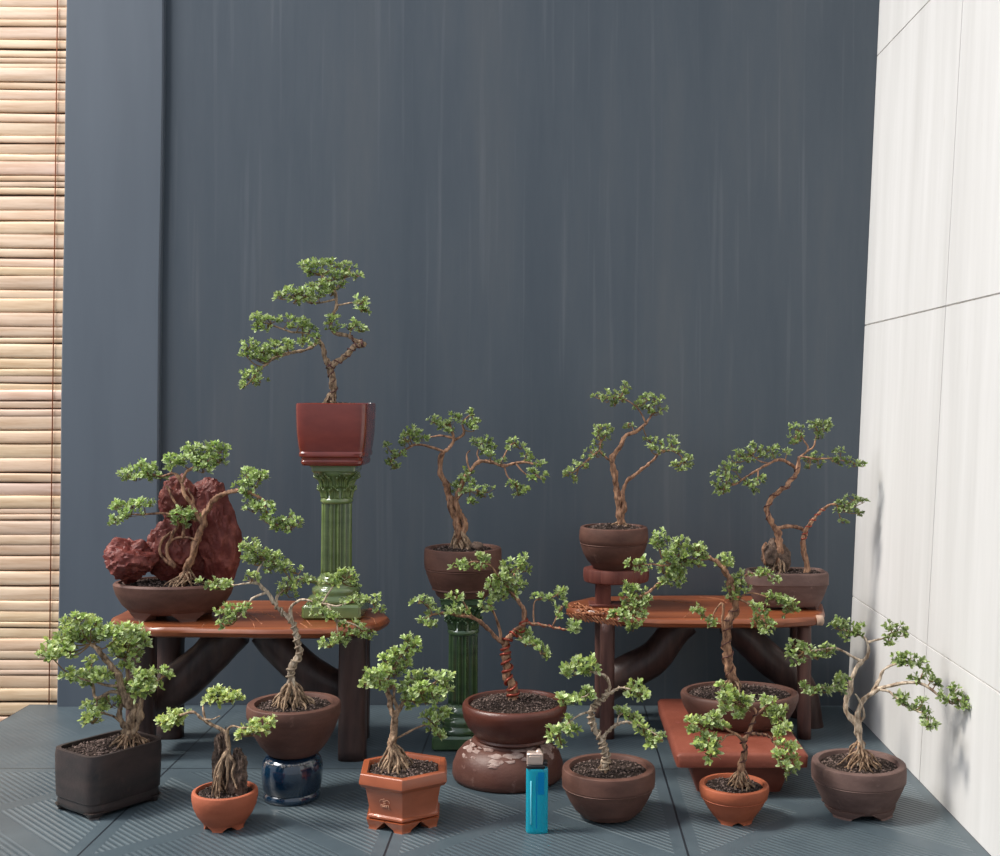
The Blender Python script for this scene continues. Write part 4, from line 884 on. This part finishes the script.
crack(b1, zT1, [[(246, 616), (252, 621), (255, 628)], [(238, 614), (252, 616), (262, 624)], [(300, 623), (308, 628)], [(206, 622), (202, 627)], [(296, 612), (306, 620), (312, 626)], [(262, 612), (276, 618)], [(358, 616), (372, 618), (376, 624)], [(348, 608), (366, 614)]])
crack(b2, zT2, [[(640, 597), (672, 601), (694, 605)], [(700, 597), (720, 599), (728, 604)], [(684, 618), (690, 612), (688, 608)], [(752, 598), (766, 602)]])
# pale cut end of the rounded front edge
q = atz(820, 617, zT2); mb = MB()
mb.tube([(q.x-.004, q.y+.004, zT2-.005), (q.x+.004, q.y+.004, zT2-.005), (q.x+.0055, q.y+.004, zT2-.005)], [.0068, .0068, .005], 14)
mb.build('cut_end', MT['wood_cut'], b2)
# --- small stand -----------------------------------------------------------------
DS = 1.645; YS = CAM.y+DS; cS = at(616, 568, YS); zS = .2165; RS = 66*DS/FPX/2
rs_ = thing('plant_stand', (XL(603, DS), YS, zT2), 'small reddish wooden stand with a notched round top on the right bench', 'plant stand')
mb = MB(); mb.lathe([(RS*.9, zS-.0185), (RS*.97, zS-.017), (RS, zS-.012), (RS*1.0, zS-.003), (RS*.98, zS), (RS*.6, zS)], (cS.x, YS, 0), lambda a: 1-.03*(abs(math.sin(6*a)) < .12), 96, sy=.8, close_t=True, wob=.03)
o = mb.build('stand_top', MT['wood_post'], rs_); autosmooth(o, 35)
mb = MB(); xs_ = XL(602.5, DS); mb.box((xs_-.0105, YS-.011, zT2), (xs_+.0105, YS+.011, zS-.018), .0015); o = mb.build('post', MT['wood_post'], rs_); autosmooth(o, 35)
mb = MB(); xq = XL(614, DS); mb.box((xs_-.02, YS-.016, zT2), (xq+.012, YS+.018, zT2+.004), .001); o = mb.build('base', MT['wood_post'], rs_); autosmooth(o, 35)
# --- M ------------------------------------------------------------------------------
cM = at(613.8, 527, YS); RM = 68.5*DS/FPX/2; zM = cM.z
rM = thing('bonsai_tree', (cM.x, YS, zS), 'open branched bonsai in a brown bowl on the small round wooden stand', 'bonsai', BG)
pM, zsM = pot(rM, (cM.x, YS, zS), RM, zM-zS, [(0, 0), (.56, 0), (.62, .05), (.72, .16), (.76, .18), (.88, .36), (.955, .54), (.965, .60), (.985, .61), (.965, .625), (.99, .65), (1.01, .74), (1.0, .92), (.97, 1)], 'brown_clay', wall=.12, soil_drop=.05, soil_h=.006, gran=320, wob=.01)
bonsai(rM, (550, 370, 6.25), YS,
    [([(445, 1010), (440, 950), (435, 850), (425, 750), (405, 650), (395, 580), (415, 515), (440, 470), (485, 415), (550, 370), (610, 330), (640, 270)], 4.0, .9, .01),
     ([(388, 580), (350, 545), (312, 500), (320, 440)], 1.3, .6, -.01), ([(455, 950), (462, 860), (455, 760), (480, 700), (555, 640), (610, 590), (650, 548), (700, 500)], 2.4, .9, -.01),
     ([(312, 500), (260, 540), (180, 610)], .8, .5, -.015), ([(600, 330), (540, 230), (450, 180), (380, 170)], .8, .4, .0), ([(690, 510), (780, 510), (840, 560)], .9, .5, -.01), ([(520, 395), (510, 340), (490, 335)], .6, .4, -.01)],
    [(300, 150, 45, 30), (350, 140, 45, 28), (340, 180, 50, 24), (400, 150, 40, 34), (395, 205, 50, 18), (440, 130, 36, 30), (465, 90, 24, 30), (450, 180, 38, 22), (600, 160, 45, 30), (660, 165, 50, 34), (610, 210, 55, 38), (680, 220, 45, 36), (650, 260, 50, 30), (560, 225, 42, 24), (545, 200, 26, 12), (490, 340, 32, 12),
     (300, 350, 45, 30), (350, 360, 45, 34), (290, 395, 40, 34), (340, 405, 40, 30), (300, 440, 38, 30), (250, 490, 42, 26), (290, 520, 45, 28), (230, 545, 42, 26), (180, 580, 36, 26), (220, 600, 20, 12), (130, 620, 36, 24), (100, 640, 34, 14), (140, 675, 22, 24), (620, 430, 36, 26), (630, 480, 38, 34), (690, 440, 45, 28), (760, 420, 36, 28), (700, 490, 50, 28), (770, 460, 45, 30), (790, 500, 34, 22),
     (830, 545, 42, 26), (800, 580, 45, 24), (860, 580, 34, 22), (870, 540, 26, 16), (820, 610, 30, 18)],
    'red_bark', 22, .0056, .85, .25, 1.0, roots=(18, .012, .024, .0012, 'root', zsM))
# --- K: rock planting on the left bench ----------------------------------------------
DK = 1.505; YK = CAM.y+DK; cK = at(174, 582, YK); RK = 117*DK/FPX/2; zK = cK.z
rK = thing('bonsai_tree', (cK.x, YK, zT1), 'bonsai rooted over jagged dark red rocks in a brown oval pot on the left bench', 'bonsai', BG)
pK, zsK = pot(rK, (cK.x, YK, zT1), RK, zK-zT1, [(0, 0), (.66, 0), (.74, .06), (.86, .28), (.96, .60), (1.0, .84), (1.01, .95), (.99, 1)], 'brown_clay', sy=.66, wall=.08, soil_drop=.06, zf=.0075, soil_h=.004, gran=500,
    feet=[(a, .62, RK*.45, RK*.72, .008) for a in (-PI/2-.72, -PI/2+.55, PI/2-.7, PI/2+.7)])
def rk(px, py, dY, sx_, sy_, sz_, seed, rot=0, amp=.35, **kw):
    p_ = at(px, py, YK+dY); rock(rK, p_, (sx_, sy_, sz_), seed, 'red_rock', amp=amp, rot=rot, **kw)
rk(132, 560, -.014, .0310, .024, .0270, 3, 0, .28, planes=11, spikes=[((.55, -.3, 1), .42, .42), ((-.35, -.3, .9), .25, .4), ((-1, -.2, .1), .1, .5)])
rk(217, 534, .006, .0260, .020, .0620, 8, -.06, .28, lo=.8, planes=12)
rk(181, 500, .010, .0240, .018, .0290, 11, .15, .3, planes=10, spikes=[((-.8, -.3, 1), .2, .5)])
rk(208, 498, .010, .0200, .018, .0220, 5, .15, .3, planes=10)
rk(173, 550, -.002, .0300, .018, .0340, 4, .25, .32, lo=.78, planes=10, spikes=[((-.2, -.3, 1), .25, .5)])
rk(196, 556, .012, .0260, .016, .0420, 14, .1, .3, planes=12)
bonsai(rK, (30, 400, 4.545), YK-.020,
    [([(700, 850), (712, 780), (735, 700), (765, 630), (785, 560), (805, 500), (840, 455), (880, 425), (930, 410), (1000, 420)], 3.6, 1.6, -.015),
     ([(660, 760), (620, 680), (650, 610), (672, 560), (640, 520), (560, 515), (500, 520), (430, 520)], 1.8, .7, -.02), ([(785, 560), (735, 480), (700, 420), (690, 370), (650, 335), (600, 345), (540, 335), (480, 340)], 2.4, .7, .0),
     ([(690, 375), (720, 320), (780, 290), (830, 270)], 1.6, .7, .005), ([(1000, 420), (1060, 455), (1080, 530), (1130, 570), (1180, 575)], 1.4, .7, -.01), ([(800, 520), (820, 480), (825, 450)], 2, .6, -.01),
     ([(610, 780), (590, 700), (600, 640), (640, 600)], 1.8, 1.0, -.004), ([(640, 640), (700, 620), (760, 640)], 1.4, .8, -.006), ([(700, 600), (690, 520), (650, 450), (620, 390)], 1.6, .9, .004), ([(730, 560), (740, 470), (720, 400)], 1.5, .9, .002)],
    [(450, 330, 50, 30), (510, 300, 55, 28), (550, 330, 50, 32), (490, 350, 60, 20), (640, 270, 34, 30), (680, 260, 42, 34), (640, 300, 34, 18), (740, 220, 50, 34), (800, 205, 60, 28), (860, 215, 50, 34), (740, 270, 50, 34), (810, 260, 60, 42), (860, 265, 42, 26), (790, 310, 50, 26), (590, 345, 30, 22),
     (400, 480, 36, 28), (460, 470, 42, 32), (520, 465, 42, 26), (400, 530, 40, 26), (460, 510, 45, 24), (380, 550, 26, 12), (660, 520, 42, 26), (710, 500, 42, 34), (740, 530, 34, 30), (680, 550, 42, 22),
     (990, 330, 45, 34), (1010, 370, 50, 32), (960, 380, 36, 26), (1040, 340, 45, 28), (985, 410, 40, 18), (1000, 450, 36, 22), (1050, 470, 50, 30), (1010, 490, 45, 24), (1090, 500, 34, 24), (1080, 545, 42, 20), (1130, 550, 34, 26), (1160, 530, 34, 28), (1180, 570, 42, 26), (1120, 585, 40, 16), (1210, 550, 22, 26)],
    'red_bark', 23, .0064, 1.05, .2, 1.1, roots=(22, .022, .028, .0012, 'root', zsK))
# --- N: on the right bench ------------------------------------------------------------
DN = 1.635; YN = CAM.y+DN; cN = at(786.5, 571, YN); RN = 80*DN/FPX/2; zN = cN.z
rN = thing('bonsai_tree', (cN.x, YN, zT2), 'S-curved bonsai straddling a dark stone in a squarish brown pot on the right bench', 'bonsai', BG)
pN, zsN = pot(rN, (cN.x, YN, zT2), RN, zN-zT2, [(0, 0), (.72, 0), (.78, .05), (.85, .2), (.92, .42), (.97, .62), (.98, .64), (1.0, .66), (1.0, .95), (.985, 1)], 'dusty_clay', warp=.5, shape=sup(4.5), sy=.62, n=80, wall=.09, soil_drop=.05, zf=.004, soil_h=.003, gran=360,
    feet=[(a, .4, RN*.5, RN*.75, .0045) for a in (PI/4-.2, 3*PI/4+.2, 5*PI/4-.2, 7*PI/4+.2)])
rock(rN, (at(780, 549, YN).x, YN+.002, zsN+.020), (.015, .012, .028), 6, 'grey_rock', amp=.22, rot=-.2)
rock(rN, (at(769, 545, YN).x, YN-.006, zsN+.026), (.0115, .010, .0150), 12, 'grey_rock', amp=.2)
bonsai(rN, (700, 410, 5.556), YN-.008,
    [([(440, 960), (438, 860), (440, 740), (430, 670), (400, 620), (370, 550), (400, 480), (470, 430), (522, 370), (545, 305), (552, 262)], 3.3, 1.5, .0),
     ([(600, 960), (592, 860), (572, 745), (582, 690), (620, 620), (662, 568), (705, 530), (760, 530)], 2.8, .9, -.01), ([(430, 655), (500, 650), (560, 662), (590, 700)], 1.8, 1.6, .0),
     ([(532, 335), (492, 292), (430, 280), (362, 308), (270, 362), (190, 412), (140, 420)], 1.7, .7, -.02), ([(325, 345), (320, 385), (290, 420)], .8, .5, -.01), ([(552, 265), (600, 218), (575, 170), (540, 110)], 1.2, .5, .01), ([(600, 235), (632, 200), (655, 120)], 1.1, .5, -.01), ([(560, 262), (640, 270), (740, 270), (850, 290)], 1.0, .5, -.01), ([(380, 300), (330, 285), (290, 250)], .8, .4, .005), ([(370, 740), (350, 770), (360, 860)], 1.3, 1.0, -.006)],
    [(520, 90, 32, 20), (555, 100, 30, 28), (520, 135, 34, 26), (550, 155, 26, 20), (520, 175, 18, 12), (635, 60, 30, 22), (690, 65, 48, 26), (650, 100, 42, 28), (700, 90, 34, 22), (655, 140, 30, 22), (480, 225, 16, 18), (600, 270, 34, 28), (640, 250, 42, 26), (660, 285, 42, 26), (610, 310, 32, 16), (775, 220, 34, 16), (735, 265, 36, 24), (770, 280, 36, 18), (820, 270, 36, 18), (860, 295, 42, 20), (900, 295, 20, 20),
     (400, 205, 26, 18), (360, 215, 45, 22), (310, 190, 34, 20), (270, 225, 50, 26), (330, 240, 50, 20), (210, 235, 34, 22), (200, 270, 55, 26), (260, 265, 45, 20), (140, 310, 42, 26), (190, 320, 45, 26), (110, 350, 40, 26), (160, 355, 40, 24), (90, 400, 34, 28), (130, 420, 50, 26), (170, 390, 34, 18), (120, 450, 42, 12), (320, 400, 34, 18), (290, 430, 42, 20), (260, 400, 26, 16), (340, 370, 16, 14), (410, 245, 26, 18),
     (790, 500, 42, 26), (850, 480, 45, 20), (830, 530, 50, 28), (780, 550, 42, 18), (870, 560, 45, 12), (900, 500, 32, 14), (790, 615, 22, 12)],
    'red_bark', 24, .0058, .72, .2, 1.05, roots=(16, .024, .020, .0012, 'bark', zsN), wires=[(1, 'copper_wire', 6, .0008, .3, .8), (0, 'dark_wire', 6, .0008, .4, .9)])
# ------------------------------------------------------------------ lighter
DLt = 1.238; YLt = CAM.y+DLt; cl_ = at(536.8, 832, YLt)
rLt = thing('cigarette_lighter', (cl_.x, YLt, 0), 'translucent blue disposable lighter standing upright on the floor tiles', 'lighter')
m, nt, b = mat('blue_plastic', srgb(24, 190, 215), .1, .6)
b.inputs['Transmission Weight'].default_value = .5; b.inputs['IOR'].default_value = 1.45
MT['bluep'] = m
k = DLt/FPX; wL = 11*k; zb = 64*k
mb = MB(); mb.lathe([(0, .0), (.93, .0), (.98, .0008), (1, .002), (1, zb-.004), (.98, zb-.001), (.95, zb), (0, zb)], (cl_.x, YLt, 0), sup(3.0), 40, sx=wL, sy=.0062, close_t=True)
o = mb.build('body', m, rLt); autosmooth(o, 40)
MT['bluef'], _, _ = mat('blue_fluid', srgb(4, 116, 168), .6, .1)
mb = MB(); mb.box((cl_.x-wL*.08, YLt-.0063, .006), (cl_.x+wL*.02, YLt-.0060, zb-.006), 0); mb.build('inner_rib', MT['bluef'], rLt, smooth=False)
MT['bluel'], _, _ = mat('pale_blue_glint', srgb(120, 220, 236), .25, .6)
mb = MB(); mb.box((cl_.x-wL*.60, YLt-.0064, .010), (cl_.x-wL*.48, YLt-.0059, zb-.012), .0001); mb.build('painted_glint', MT['bluel'], rLt)  # pale strip paints the upright highlight on the body
mb = MB(); mb.box((cl_.x+wL*.08, YLt-.0063, zb-.026), (cl_.x+wL*.66, YLt-.0060, zb-.003), 0); mb.build('valve_tube', MT['bluef'], rLt, smooth=False)
MT['blackp'], _, _ = mat('black_plastic', srgb(24, 20, 22), .4, .5)
mb = MB(); mb.box((cl_.x-wL*.95, YLt-.0058, zb), (cl_.x+wL*.72, YLt+.0058, zb+4*k), .0008)
mb.box((cl_.x+wL*.45, YLt-.005, zb+3*k), (cl_.x+wL*.95, YLt+.005, zb+7*k), .0008); mb.build('collar', MT['blackp'], rLt)
MT['metal'], _, _ = mat('hood_metal', srgb(206, 182, 168), .3, .5, Metallic=.55)
mb = MB(); mb.box((cl_.x-wL*.95, YLt-.0056, zb+3.6*k), (cl_.x+wL*.55, YLt+.0056, zb+15.5*k), .0012)
mb.box((cl_.x-wL*.7, YLt-.0060, zb+6*k), (cl_.x+wL*.3, YLt-.0054, zb+12.5*k), .0002); o = mb.build('hood', MT['metal'], rLt); autosmooth(o, 40)
mb = MB(); mb.tube([(cl_.x+wL*.15, YLt-.0035, zb+15*k), (cl_.x+wL*.15, YLt+.0035, zb+15*k)], [.0032]*2, 18, bump=.02); mb.build('spark_wheel', MT['metal'], rLt)
for o in sc.objects:
    if '_w' in o: del o['_w']
